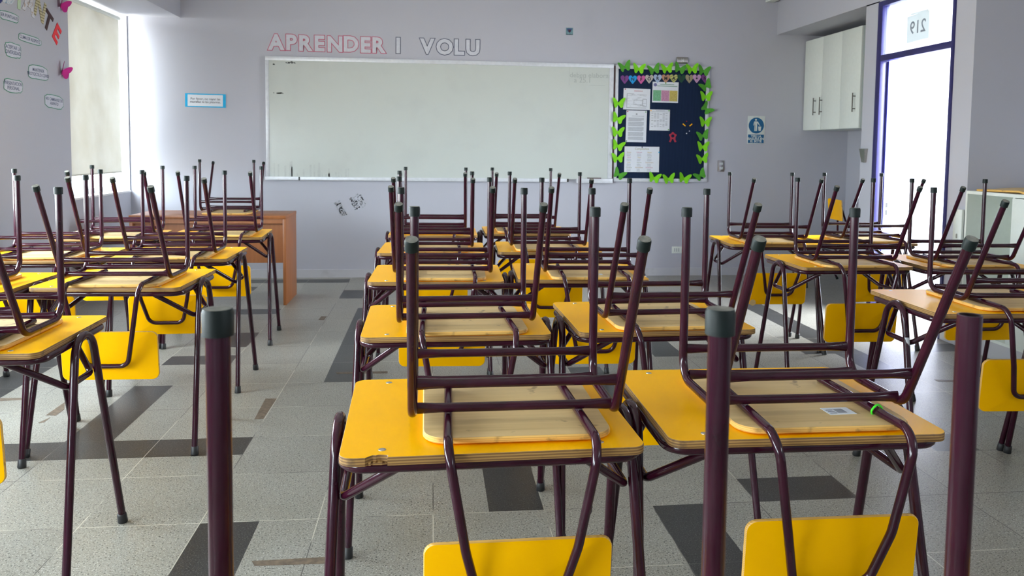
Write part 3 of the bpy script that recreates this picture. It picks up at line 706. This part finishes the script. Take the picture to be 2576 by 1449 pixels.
# ------------------------------------------------------------------ notice board with its papers, hearts and butterflies
nb = tag(empty('notice_board', (1.86, YF, 0.98)), 'navy felt notice board in a white frame beside the whiteboard', 'notice board')
box('felt_panel', 0.028, 0.96, -0.018, -0.001, 0.03, 1.165, 'felt', nb)
bm = bmesh.new()
for q in ((0, 0.03, 0.035, 1.149), (0.955, 0.99, 0.035, 1.149), (0, 0.99, 0, 0.034), (0, 0.99, 1.150, 1.19)): box_bm(bm, q[0], q[1], -0.024, -0.001, q[2], q[3], 0.002)
link('board_frame', tomesh('board_frame', bm), 'alu', nb)
box('gap_shade_strip', -0.017, -0.002, -0.020, -0.001, 0.03, 1.18, 'brown', nb)  # dark strip standing in for the shade in the gap between the boards
YP = YF-0.019
def paper(name, x0, x1, z0, z1, label, rot=0.0, cat='paper'):
    root = empty(name, ((x0+x1)/2, YP, (z0+z1)/2)); root.rotation_euler = (0, rot, 0); tag(root, label, cat)
    w, h = x1-x0, z1-z0
    box('sheet', -w/2, w/2, -0.0012, 0, -h/2, h/2, 'paper', root)
    return root, w, h
def pins(root, pts):
    for (x, z, m) in pts: tube('pin', [(x, -0.001, z), (x, -0.006, z), (x, -0.008, z)], [0.006, 0.006, 0.003], m, root, 10)
def lines(root, rows, m='ink', name='print'):
    bmk(name, [(a, b, -0.0016, -0.0011, z-h/2, z+h/2) for a, b, z, h in rows], m, root)
rd = random.Random(5)
p, w, h = paper('floor_plan', 1.946, 2.226, 1.719, 1.933, 'sheet with a sketched black and white floor plan', 0.01)
lines(p, [(-0.03, 0.06, 0.083, 0.005)], 'darkred', 'heading')
lines(p, [(-0.105, -0.100, -0.02, 0.15), (-0.105, -0.03, 0.053, 0.004), (0.0, 0.105, 0.045, 0.003), (-0.10, 0.10, -0.088, 0.005), (-0.03, 0.06, -0.01, 0.003), (-0.03, 0.06, -0.055, 0.003), (-0.03, -0.027, -0.032, 0.045), (0.06, 0.063, -0.03, 0.05), (0.062, 0.105, 0.0, 0.004), (0.062, 0.105, -0.07, 0.004), (0.102, 0.106, -0.035, 0.07), (0.062, 0.066, -0.035, 0.07)]+[(x, x+0.02+0.03*rd.random(), z, 0.002) for x, z in [(rd.uniform(-0.1, 0.07), rd.uniform(-0.08, 0.05)) for _ in range(30)]], 'ink', 'drawing')
pins(p, [(-0.123, 0.098, 'darkred')])
p, w, h = paper('information_sheet', 2.248, 2.522, 1.795, 2.006, 'sheet with green, pink and yellow columns under a round crest', 0.01)
for x, c in ((-0.129, (0.16, 0.40, 0.22)), (-0.042, (0.50, 0.24, 0.36)), (0.045, (0.50, 0.40, 0.10))):
    bmk('text_column', [(x, x+0.084, -0.0015, -0.0011, -0.09, 0.02)], mat('column_tint', c, 0.8, var=0.35, scale=160), p)
bmk('heading', [(-0.06, 0.09, -0.0016, -0.0011, 0.078, 0.084), (-0.09, 0.125, -0.0016, -0.0011, 0.060, 0.067)], mat('heading_green', (0.18, 0.33, 0.25), 0.8), p)
tube('crest', [(-0.108, -0.001, 0.075), (-0.108, -0.0018, 0.075)], 0.018, mat('crest_blue', (0.18, 0.18, 0.36), 0.8, var=0.5, scale=120), p, 16)
pins(p, [(0.0, 0.094, 'gdark')])
p, w, h = paper('typed_letter', 1.979, 2.194, 1.386, 1.710, 'tall sheet of dense typed paragraphs pinned under the floor plan', 0.012)
rows = [(-0.008, 0.008, 0.125, 0.016), (-0.05, 0.08, 0.105, 0.004)]; z = 0.085
for k in range(22):
    if k % 5 == 4: z -= 0.006
    rows.append((-0.085, 0.08-0.05*(rd.random() if k % 5 == 3 else 0.05), z, 0.005)); z -= 0.0092
lines(p, rows); pins(p, [(-0.095, 0.15, 'darkred'), (0.095, 0.15, 'gdark'), (-0.098, -0.152, 'gdark')])
p, w, h = paper('timetable_sheet', 2.226, 2.438, 1.509, 1.724, 'squarish printed table sheet pinned beside the typed letter', 0.004)
lines(p, [(-0.04, 0.05, 0.095, 0.004), (-0.09, 0.09, 0.085, 0.003)]+[(-0.09+0.03*i, -0.09+0.03*i+0.022, 0.07-0.0125*k, 0.004) for k in range(12) for i in range(6) if rd.random() < 0.75])
pins(p, [(-0.095, 0.095, 'yellow'), (0.095, 0.097, 'gdark'), (0.095, -0.098, 'gdark')])
p, w, h = paper('birthday_chart', 1.969, 2.336, 1.079, 1.341, 'wide handwritten birthday chart pinned at the bottom of notice board', 0.0)
text_obj('title', 'Cumpleaños', 0.030, mat('olive_pen', (0.30, 0.30, 0.12), 0.8), p, (0.0, -0.0014, 0.108), ext=0.0002)
mons = [['Enero', 'Febrero', 'Marzo'], ['Abril', 'Mayo', 'Junio'], ['Julio', 'Agosto', 'Septiembre'], ['Octubre', 'Noviembre', 'Diciembre']]
pens = [(0.40, 0.25, 0.10), (0.45, 0.15, 0.25), (0.50, 0.35, 0.05), (0.25, 0.30, 0.20)]
pm = [mat('coloured_pen', c, 0.8) for c in pens]
for r in range(4):
    for c in range(3):
        text_obj('month', mons[r][c], 0.018, pm[(r+c) % 4], p, (-0.135+0.108*c, -0.0014, 0.072-0.052*r), ext=0.0002)
lines(p, [(-0.16+0.108*c, -0.13+0.108*c+0.02*rd.random(), 0.055-0.052*r-0.010*k, 0.003) for r in range(4) for c in range(3) for k in range(3)], 'ink', 'names')
pins(p, [(0.0, 0.125, 'inkd'), (0.18, 0.075, 'cyan')])
# red foil ribbon shape: a star ring with two tails
rb = tag(empty('red_ribbon', (2.475, YP, 1.455)), 'small dark red foil ribbon pinned on the navy felt', 'ribbon')
bm = bmesh.new(); N = 40
def star(k, r): a = 2*pi*k/N; return r*(1+0.16*cos(5*a))
for k in range(N):
    a, b = 2*pi*k/N+pi/2, 2*pi*(k+1)/N+pi/2
    q = [(star(k, 0.036)*cos(a), star(k, 0.036)*sin(a)), (star(k+1, 0.036)*cos(b), star(k+1, 0.036)*sin(b)), (0.017*cos(b), 0.017*sin(b)), (0.017*cos(a), 0.017*sin(a))]
    f = [bm.verts.new((x, -0.003, z)) for x, z in q]; g = [bm.verts.new((x, 0, z)) for x, z in q]
    bm.faces.new(f); bm.faces.new(list(reversed(g))); bm.faces.new((f[0], g[0], g[1], f[1])); bm.faces.new((f[2], g[2], g[3], f[3]))
link('rosette', tomesh('rosette', bm), 'darkred', rb)
for s in (-1, 1): poly_plate('tail', [(s*0.004, -0.028), (s*0.022, -0.024), (s*0.040, -0.058), (s*0.022, -0.066)][::s], 0.002, 'darkred', rb)
for x, z, m, rr, nm_ in ((2.617, 1.608, 'darkred', 0.006, 'red round pin alone on the navy felt'), (2.65, 1.508, 'paper', 0.005, 'white pin head low on the navy felt'), (2.62, 1.483, 'paper', 0.006, 'lower of the white pin heads on the navy felt')):
    tag(tube('push_pin', [(x, YP, z), (x, YP-0.006, z), (x, YP-0.009, z)], [rr, rr, rr*0.6], m, None, 12), nm_, 'pin', 'loose pins on the notice board')
for x, s in ((2.592, 1), (2.664, -1)):
    o = box('yellow_clip', -0.018, 0.018, -0.004, 0, -0.005, 0.005, 'yellow'); o.location = (x, YP, 1.571); o.rotation_euler = (0, radians(40*s), 0)
    tag(o, 'tiny slanted yellow strip on the navy felt, %s' % ('on the typed-letter side' if s > 0 else 'on the butterfly border side'), 'clip', 'yellow strips on the notice board')
# hearts
HE = [(1.956, 2.024), (2.039, 2.025), (2.127, 2.027), (2.212, 2.034), (2.3, 2.04), (2.386, 2.042), (2.47, 2.044), (2.551, 2.046), (2.635, 2.045), (2.714, 2.049), (2.804, 2.049)]
hs = [(0, 0.022), (0.010, 0.036), (0.026, 0.040), (0.039, 0.031), (0.043, 0.014), (0.034, -0.006), (0.018, -0.026), (0, -0.045)]
heart = smooth_outline(hs[:-1]+[hs[-1]]+[(-x, z) for x, z in reversed(hs[1:-1])], 3)
HM = [('purple', mat('purple_card', (0.16, 0.04, 0.20), 0.7)), ('sky blue', mat('sky_card', (0.0, 0.28, 0.62), 0.7)), ('pink', mat('pink_card', (0.56, 0.10, 0.30), 0.7, var=0.3, scale=160)),
      ('cream patterned', stripes('cream_card', (0.55, 0.50, 0.42), (0.36, 0.34, 0.33), 260, 0, ang=0.7)), ('pale blue', mat('pale_blue_card', (0.36, 0.46, 0.64), 0.7)),
      ('tan striped', stripes('tan_card', (0.50, 0.28, 0.18), (0.36, 0.17, 0.11), 500, 0, ang=0.9)), ('olive zigzag', stripes('olive_card', (0.50, 0.50, 0.18), (0.24, 0.26, 0.08), 260, 2, ang=0.5)),
      ('dark green', mat('dark_green_card', (0.0, 0.055, 0.022), 0.7)), ('beige striped', stripes('beige_card', (0.42, 0.36, 0.22), (0.10, 0.09, 0.06), 520, 2, ang=0.5)),
      ('pale pink', stripes('pale_pink_card', (0.55, 0.34, 0.52), (0.40, 0.20, 0.38), 420, 0, ang=0.3)), ('plum', mat('plum_card', (0.17, 0.035, 0.19), 0.7))]
for i, ((x, z), (cn, m), ch) in enumerate(zip(HE, HM, 'INFORMACIÓN')):
    o = poly_plate('paper_heart', heart, 0.0015, m); o.location = (x, YP-0.0003*(1+i % 2), z)
    tag(o, '%s paper heart bearing the letter %s on notice board' % (cn, ch), 'heart', 'lettered hearts on the notice board')
    text_obj('lettering', ch, 0.046, 'black', o, (0, -0.0018, 0.0), ext=0.0003, offset=0.0016)
# butterflies
half = [(0.0, 0.004), (0.012, 0.020), (0.030, 0.040), (0.050, 0.053), (0.066, 0.056), (0.070, 0.046), (0.065, 0.026), (0.055, 0.008), (0.043, -0.003), (0.049, -0.014), (0.048, -0.034), (0.036, -0.047), (0.022, -0.044), (0.011, -0.028), (0.0, -0.008)]
def butterfly_mesh(folds=(0.28, 0.28)):
    bm = bmesh.new()
    for s, fo in ((1, folds[0]), (-1, folds[1])):
        pts = smooth_outline(half, 3)
        v0 = [bm.verts.new((s*x*cos(fo), -0.002-abs(x)*sin(fo), z)) for x, z in pts]; v1 = [bm.verts.new((v.co.x, v.co.y-0.0015, v.co.z)) for v in v0]
        a = bm.faces.new(v0); b = bm.faces.new(list(reversed(v1))); n = len(v0)
        for i in range(n): bm.faces.new((v0[i], v0[(i+1) % n], v1[(i+1) % n], v1[i]))
        bmesh.ops.triangulate(bm, faces=[a, b])
    tube_bm(bm, [(0, -0.003, 0.012), (0, -0.004, 0), (0, -0.003, -0.022)], [0.002, 0.004, 0.0015], 8)
    return tomesh('butterfly', bm, 30)
BM_ = {0: butterfly_mesh(), 1: butterfly_mesh((0.2, 0.34))}
BM_[0].materials.append(M['gdark']); BM_[1].materials.append(M['gbright'])
BF = [(1.949, 2.151, 15, 0), (2.097, 2.133, -3, 1), (2.254, 2.129, 15, 0), (2.391, 2.142, 8, 1), (2.529, 2.145, -15, 0), (2.657, 2.143, 5, 1), (2.782, 2.127, -8, 0), (2.806, 1.975, 32, 0), (2.811, 1.865, 0, 1), (2.822, 1.74, -48, 0), (2.811, 1.603, 0, 1), (2.79, 1.463, 15, 0), (2.794, 1.348, 0, 1), (2.792, 1.222, 10, 1), (2.772, 1.052, 33, 0), (2.285, 1.019, -10, 1), (2.439, 1.011, 8, 1), (2.603, 1.017, -12, 1), (1.913, 1.055, -28, 0), (1.893, 1.781, 0, 1), (1.889, 1.624, -16, 1), (1.889, 1.485, -2, 1), (1.895, 1.346, -14, 1), (1.895, 1.222, 3, 1)]
cnt = {}
for (x, z, a, k) in BF:
    side = 'top' if z > 2.1 else ('bottom' if z < 1.06 else ('whiteboard-side' if x < 2.2 else 'door-side'))
    key = (k, side); cnt[key] = cnt.get(key, 0)+1
    o = bpy.data.objects.new('paper_butterfly', BM_[k]); COL.objects.link(o); o.location = (x, YF-0.0245-0.002*(len(cnt) % 2), z); o.rotation_euler = (0, radians(-a), 0)
    o.scale = (1.0, 1.0, 1.0)
    run = 'counted from the top' if 'side' in side else 'counted from the whiteboard'
    tag(o, '%s of the %s butterflies on the notice board\'s %s edge, %s' % (ORD[cnt[key]-1], ['dark green', 'lime green'][k], side, run), 'butterfly', 'paper butterflies framing the notice board')

# ------------------------------------------------------------------ things on the board wall
sg = tag(empty('wall_notice', (-2.18, YF, 1.735)), 'small cyan-edged notice with two lines of text left of whiteboard'.replace('left of', 'between window and'), 'notice')
sg.rotation_euler = (0, radians(0.5), 0)
box('card', -0.19, 0.19, -0.003, -0.0005, -0.065, 0.065, 'cyan', sg); box('sheet', -0.166, 0.163, -0.0045, -0.003, -0.055, 0.055, 'paper', sg)
text_obj('lettering', 'Por favor, no rayar las\nmurallas ni las pizarras.', 0.031, 'inkd', sg, (0, -0.0048, 0.0), ext=0.0002, line=0.95)
ts = tag(empty('litter_sign', (3.375, YF, 1.53)), 'blue and white sign with a figure using a waste bin', 'sign')
box('plate', -0.094, 0.094, -0.004, -0.0005, -0.145, 0.145, 'signwhite', ts, 0.001)
tube('blue_disc', [(0.0, -0.004, 0.046), (0.0, -0.0052, 0.046)], 0.083, 'signblue', ts, 40)
bmk('text_panel', [(-0.086, 0.086, -0.0052, -0.004, -0.137, -0.048)], 'signblue', ts)
text_obj('lettering', 'TIRE LA\nBASURA EN\nEL BOTE', 0.033, 'signwhite', ts, (0, -0.0056, -0.093), ext=0.0003, offset=0.0009, line=0.80)
fg = empty('figure'); fg.parent = ts
def pl(name, pts, m='signwhite'):
    o = poly_plate(name, pts, 0.0012, m, ts); o.location = (0, -0.0053, 0.046); return o
bpy.data.objects.remove(fg)
pl('figure_body', [(-0.022, 0.044), (0.010, 0.044), (0.022, 0.032), (0.036, 0.006), (0.030, 0.003), (0.012, 0.026), (0.008, 0.020), (0.008, -0.058), (-0.004, -0.058), (-0.006, -0.012), (-0.008, -0.058), (-0.020, -0.058), (-0.020, 0.020), (-0.026, 0.0), (-0.033, 0.002), (-0.030, 0.028)])
tube('figure_head', [(-0.006, -0.0053, 0.106), (-0.006, -0.0066, 0.106)], 0.0105, 'signwhite', ts, 16)
pl('figure_bin', [(0.020, -0.010), (0.054, -0.010), (0.048, -0.056), (0.026, -0.056)])
tube('figure_litter', [(0.038, -0.0053, 0.046), (0.038, -0.0066, 0.046)], 0.004, 'signwhite', ts, 10)
sw = tag(empty('light_switch', (3.005, YF, 1.15)), 'steel double light switch plate beside the notice board', 'switch')
box('plate', -0.035, 0.035, -0.009, -0.0005, -0.058, 0.058, 'steel', sw, 0.002)
for z in (-0.024, 0.024): bmk('rocker', [(-0.018+0.013*k, -0.008+0.013*k, -0.0125, -0.009, z-0.012, z+0.012) for k in range(3)], 'signwhite', sw)
el = tag(empty('wall_lamp_plate', (2.557, YF, 2.232)), 'small curved steel plate marked H above the notice board', 'plate')
bm = bmesh.new(); n = 12; prof = [(0.034*sin(pi*(k/n-0.5)), -0.004-0.022*cos(pi*(k/n-0.5))) for k in range(n+1)]
vs = [[bm.verts.new((x, y, z)) for (z, y) in prof] for x in (-0.058, 0.058)]
for k in range(n): bm.faces.new((vs[0][k], vs[0][k+1], vs[1][k+1], vs[1][k]))
for r in vs: bm.faces.new(r)
bm.faces.new((vs[0][0], vs[0][-1], vs[1][-1], vs[1][0]))
link('shell', tomesh('shell', bm), 'steel', el)
bmk('mark', [(-0.012, -0.006, -0.029, -0.0245, -0.018, 0.018), (0.006, 0.012, -0.029, -0.0245, -0.018, 0.018), (-0.006, 0.006, -0.029, -0.0255, -0.003, 0.003)], 'signwhite', el)
ps = tag(empty('picture_sticker', (1.38, YF, 2.495)), 'small square blue picture sticker alone on the wall above the whiteboard', 'sticker')
box('sheet', -0.036, 0.036, -0.0015, -0.0005, -0.036, 0.036, mat('teal_sticker', (0.13, 0.24, 0.26), 0.6, var=0.4, scale=40), ps)
poly_plate('print', [(-0.030, 0.030), (0.028, 0.030), (0.014, -0.004), (0.0, -0.014), (-0.016, -0.004)], 0.0006, mat('sticker_blue', (0.03, 0.07, 0.20), 0.6), ps).location = (0, -0.0015, 0)
poly_plate('print', [(-0.014, 0.016), (0.014, 0.016), (0.008, -0.010), (-0.006, -0.010)], 0.0005, 'brown', ps).location = (0, -0.0021, 0)
bmk('print', [(-0.030, 0.030, -0.0022, -0.0015, -0.034, -0.028)], 'inkd', ps)
so = tag(empty('wall_socket', (2.555, YF, 0.268)), 'white wall socket low on the wall under the notice board', 'socket')
box('plate', -0.055, 0.055, -0.008, -0.0005, -0.036, 0.036, 'white', so, 0.002)
bmk('outlet', [(-0.03+0.022*k, -0.022+0.022*k, -0.0095, -0.008, -0.018, 0.018) for k in range(3)], 'ink', so)
sk = tag(empty('wall_speaker', (3.475, YF, 2.90)), 'small cream box high on the wall in the corner above the niche', 'box')
box('body', -0.045, 0.045, -0.14, -0.0005, -0.055, 0.06, 'signwhite', sk, 0.008); box('front_grille', -0.036, 0.036, -0.143, -0.14, -0.045, 0.05, 'ink', sk)
# shoe-like scuffs under the board: they lie on the paint
scf = bmesh.new(); rnd = random.Random(11)
for (x0, z0, L, ang, dens) in ((-0.90, 0.69, 0.16, -62, 1.0), (-0.76, 0.745, 0.13, 118, 0.7), (-0.70, 0.775, 0.14, 118, 0.5)):
    a = radians(ang)
    for k in range(int(150*dens)):
        u, v = rnd.uniform(-L/2, L/2), rnd.uniform(-0.028, 0.028); s = 0.003+0.006*rnd.random()
        X, Z = x0+u*cos(a)-v*sin(a), z0+u*sin(a)+v*cos(a)
        ps_ = [scf.verts.new((X+s*cos(q), YF-0.0006, Z+s*sin(q)*0.8)) for q in (0.3, 1.5, 2.6, 3.7, 5.0)]
        pb_ = [scf.verts.new((v_.co.x, YF+0.0004, v_.co.z)) for v_ in ps_]; scf.faces.new(ps_); scf.faces.new(list(reversed(pb_)))
        for i in range(5): scf.faces.new((ps_[i], ps_[(i+1) % 5], pb_[(i+1) % 5], pb_[i]))
tag(link('shoe_scuff', tomesh('shoe_scuff', scf), 'smudge'), 'grey shoe-sole scuffs on the wall under the whiteboard', 'scuff', kind='stuff')

# ------------------------------------------------------------------ left wall: cut-out letters, notes, magenta butterflies
SIDE = Matrix.Rotation(pi/2, 4, 'Z')                       # a plate facing -y turned to face +x; its +x becomes +y
def on_left(o, y, z, roll=0.0, off=0.0008): o.location = (XL+off, y, z); o.rotation_euler = (0, roll, pi/2)
def big_letter(ch, y, z, size, m, roll, label):
    me = text_mesh(ch, size, 0.0015, size*0.035); me.transform(FRONT); bx = [v.co.x for v in me.vertices]; bz = [v.co.z for v in me.vertices]
    me.transform(Matrix.Translation((-(min(bx)+max(bx))/2, -0.0015, -(min(bz)+max(bz))/2)))
    o = link('cutout_letter', me, m); on_left(o, y, z, roll); tag(o, label, 'letter', 'arched cut-out letters on the window wall')
big_letter('E', 6.66, 2.15, 0.20, 'red', radians(38), 'red cut-out letter E at the low end of the arch')
big_letter('T', 6.52, 2.225, 0.20, 'brown', radians(30), 'dark brown cut-out letter T beside the red letter')
big_letter('N', 6.40, 2.295, 0.22, stripes('tan_stripe', (0.52, 0.47, 0.30), (0.22, 0.19, 0.11), 300, 2, ang=0.3), radians(22), 'tan striped cut-out letter N in the arch')
big_letter('A', 6.24, 2.32, 0.24, blotchy('floral_card', (0.60, 0.61, 0.66), (0.35, 0.25, 0.18), 0.8, 30, 0.5, 0.6, 0.9), radians(14), 'white floral cut-out letter A in the arch')
big_letter('I', 6.10, 2.33, 0.24, mat('mint_card', (0.48, 0.62, 0.42), 0.8), radians(8), 'pale mint cut-out letter I in the arch')
big_letter('D', 5.96, 2.34, 0.24, blotchy('dotted_card', (0.58, 0.62, 0.66), (0.20, 0.35, 0.50), 0.8, 40, 0.5, 0.6, 0.9), radians(3), 'pale speckled cut-out letter D in the arch')
big_letter('U', 5.80, 2.32, 0.24, mat('navy_card', (0.01, 0.02, 0.14), 0.8), radians(-3), 'navy cut-out letter U at the start of the arch')
def note(y, z, w, h, txt, label, seed, roll=0.0, size=0.040):
    root = empty('wall_note'); on_left(root, y, z, roll); tag(root, label, 'note', 'cloud-shaped notes on the window wall')
    rnd = random.Random(seed); pts = []
    for k in range(26):
        a = 2*pi*k/26; c, s = cos(a), sin(a); e = 0.55
        X = (abs(c)**e)*(1 if c > 0 else -1)*w/2; Z = (abs(s)**e)*(1 if s > 0 else -1)*h/2; r = 1+rnd.uniform(-0.07, 0.05)
        pts.append((X*r, Z*r))
    o1 = smooth_outline(pts, 2)
    poly_plate('border', [(x*1.0, z_) for x, z_ in o1], 0.0008, 'noteedge', root)
    poly_plate('sheet', [(x*(1-0.010/w), z_*(1-0.010/h)) for x, z_ in o1], 0.0006, 'notefill', root).location = (0, -0.0008, 0)
    text_obj('lettering', txt, size, 'notetext', root, (0, -0.0016, 0), ext=0.0002, offset=0.0002, line=0.95)
note(5.955, 2.168, 0.26, 0.065, 'SER PUNTUALES', 'narrow cloud note reading SER PUNTUALES under the arch', 1, 0, 0.032)
note(6.235, 2.05, 0.33, 0.06, 'CLIMA DE RESPETO', 'narrow cloud note reading CLIMA DE RESPETO', 2, radians(1.5), 0.034)
note(5.995, 1.944, 0.22, 0.105, 'ACEPTAR LA\nDIVERSIDAD', 'cloud note reading ACEPTAR LA DIVERSIDAD', 3, 0, 0.036)
note(6.345, 1.822, 0.31, 0.105, 'MANTENER\nPROTOCOLO COVID', 'cloud note reading MANTENER PROTOCOLO COVID', 4, 0, 0.034)
note(5.98, 1.697, 0.26, 0.095, 'PRESENTACION\nPERSONAL', 'cloud note reading PRESENTACION PERSONAL', 5, 0, 0.034)
note(6.585, 1.622, 0.31, 0.105, 'NO CAMBIARSE DE\nASIENTO', 'cloud note reading NO CAMBIARSE DE ASIENTO', 6, radians(2), 0.033)
note(5.72, 1.83, 0.22, 0.09, 'RESPETAR\nTURNOS'.replace('RESPETAR\nTURNOS', ''), 'cloud note mostly cut off by the picture edge', 7) if False else None
bfm = butterfly_mesh((0.9, 0.6)); bfm.materials.append(M['magenta'])
for y, z, lb in ((6.735, 2.385, 'magenta paper butterfly beside the red cut-out letter'), (6.722, 1.866, 'magenta paper butterfly at mid height beside the blind')):
    o = bpy.data.objects.new('paper_butterfly', bfm); COL.objects.link(o); on_left(o, y, z, radians(22), 0.001); o.scale = (1.15, 1.0, 1.1)
    tag(o, lb, 'butterfly', 'magenta butterflies by the window')

# roller blind
def roller_blind(yc, hw, drop, label):
    rbn = tag(empty('roller_blind', (-2.917, yc, 2.47)), label, 'blind', None if 'most' in label else 'unseen blinds added to cut the daylight')
    bm = bmesh.new(); ny, nz = 24, 30
    g = [[bm.verts.new((0.004*sin(j*0.9)+0.003*sin(i*0.5), -hw+2*hw*j/ny, -0.01-drop*i/nz)) for j in range(ny+1)] for i in range(nz+1)]
    for i in range(nz):
        for j in range(ny): bm.faces.new((g[i][j], g[i][j+1], g[i+1][j+1], g[i+1][j]))
    link('blind_cloth', tomesh('blind_cloth', bm, 60), 'blind', rbn)
    tube('roller', [(0, -hw-0.008, 0.005), (0, hw+0.008, 0.005)], 0.019, 'white', rbn, 16); tube('bottom_bar', [(0, -hw, -drop-0.012), (0, hw, -drop-0.012)], 0.008, 'blind', rbn, 10)
    tube('pull_chain', [(0.02, hw, 0), (0.02, hw, -drop-0.13)], 0.0022, 'white', rbn, 6)
roller_blind(7.425, 0.556, 1.415, 'cream roller blind pulled most of the way down the window')
for (a, b), dr_ in zip(WINS[1:], (0.65, 0.95, 0.95)):  # blinds out of view, added to hold back light from the other windows
    roller_blind((a+b)/2, (b-a)/2-0.03, dr_, 'unseen cream blind added half down to cut daylight from a window')

# ------------------------------------------------------------------ door side: number paper on the transom, holder on the pillar
pn = tag(empty('number_paper', (XR+0.0185, 5.69, 2.24)), 'paper with the number 219 taped on the glass above the door', 'paper')
pn.rotation_euler = (0, 0, -pi/2)
pmat, pt_, pb_ = nmat('thin_paper'); pb_.inputs['Base Color'].default_value = (0.62, 0.65, 0.66, 1); pb_.inputs['Roughness'].default_value = 0.9
ptl = pt_.nodes.new('ShaderNodeBsdfTranslucent'); ptl.inputs[0].default_value = (0.62, 0.65, 0.66, 1); pmx = pt_.nodes.new('ShaderNodeMixShader'); pmx.inputs[0].default_value = 0.3
pt_.links.new(pb_.outputs[0], pmx.inputs[1]); pt_.links.new(ptl.outputs[0], pmx.inputs[2]); pt_.links.new(pmx.outputs[0], [n for n in pt_.nodes if n.type == 'OUTPUT_MATERIAL'][0].inputs[0])
for o_ in (box('sheet', -0.138, 0.138, -0.001, 0.0, -0.10, 0.10, pmat, pn),): o_.rotation_euler = (0, radians(-1.5), 0)
box('tape_strip', -0.10, 0.12, -0.0008, 0.0002, 0.10, 0.115, pmat, pn)
text_obj('number', '219', 0.135, mat('faded_print', (0.26, 0.30, 0.36), 0.8), pn, (0.0, -0.0014, 0.0), rot=Matrix.Scale(-1, 4, (1, 0, 0)) @ FRONT, ext=0.0002, offset=0.001)
hd = tag(empty('wall_holder', (XR-0.001, 6.32, 1.28)), 'small tapered steel holder on the pillar beside the blue door frame', 'holder')
bm = bmesh.new()
for (x0, h0, z) in ((0, 0, 0),):
    a = [bm.verts.new(v) for v in ((0, -0.042, 0.055), (0, 0.042, 0.055), (-0.028, 0.042, 0.055), (-0.028, -0.042, 0.055))]
    b = [bm.verts.new(v) for v in ((0, -0.026, -0.055), (0, 0.026, -0.055), (-0.016, 0.026, -0.055), (-0.016, -0.026, -0.055))]
    bm.faces.new(a); bm.faces.new(list(reversed(b)))
    for i in range(4): bm.faces.new((a[i], a[(i+1) % 4], b[(i+1) % 4], b[i]))
link('cup', tomesh('cup', bm), 'steel', hd); box('rim', -0.031, 0, -0.045, 0.045, 0.052, 0.058, 'steel', hd)

# ------------------------------------------------------------------ worn tape on the floor
TP = [([(-0.557, 2.519), (-0.542, 2.489), (-0.281, 2.482), (-0.288, 2.525)], 'long strip of brown tape on the floor in front of the desks'),
      ([(-0.836, 3.872), (-0.848, 4.192), (-0.791, 4.188), (-0.796, 3.875)], 'strip of brown tape running along the aisle floor'),
      ([(-0.843, 6.108), (-0.84, 6.238), (-0.797, 6.235), (-0.80, 6.10)], 'small square of brown tape on the aisle near the whiteboard'),
      ([(-0.546, 4.661), (-0.251, 4.665), (-0.248, 4.623), (-0.535, 4.627)], 'brown tape strip across the dark tiles of the aisle'),
      ([(2.892, 4.272), (3.015, 4.247), (2.994, 4.217), (2.89, 4.232)], 'scrap of dark tape on the floor near the low cabinet'),
      ([(-1.836, 4.006), (-1.835, 4.207), (-1.788, 4.091), (-1.787, 3.997)], 'torn brown tape under the desks by the window'),
      ([(-2.187, 4.298), (-2.046, 4.294), (-2.056, 4.262), (-2.164, 4.25)], 'brown tape scrap close to the window wall'),
      ([(-1.822, 3.898), (-1.8, 3.975), (-1.797, 3.907), (-1.811, 3.892)], 'tiny scrap of brown tape under the window-side desks')]
for pts, lb in TP:
    bm = bmesh.new(); cx_ = sum(p[0] for p in pts)/4; cy_ = sum(p[1] for p in pts)/4
    a = [bm.verts.new((x-cx_, y-cy_, 0.0)) for x, y in pts]; b = [bm.verts.new((x-cx_, y-cy_, 0.0008)) for x, y in pts]
    bm.faces.new(list(reversed(a))); bm.faces.new(b)
    for i in range(4): bm.faces.new((a[i], a[(i+1) % 4], b[(i+1) % 4], b[i]))
    o = link('floor_tape', tomesh('floor_tape', bm), 'tape'); o.location = (cx_, cy_, 0.0002); tag(o, lb, 'tape', 'scraps of brown tape on the floor')
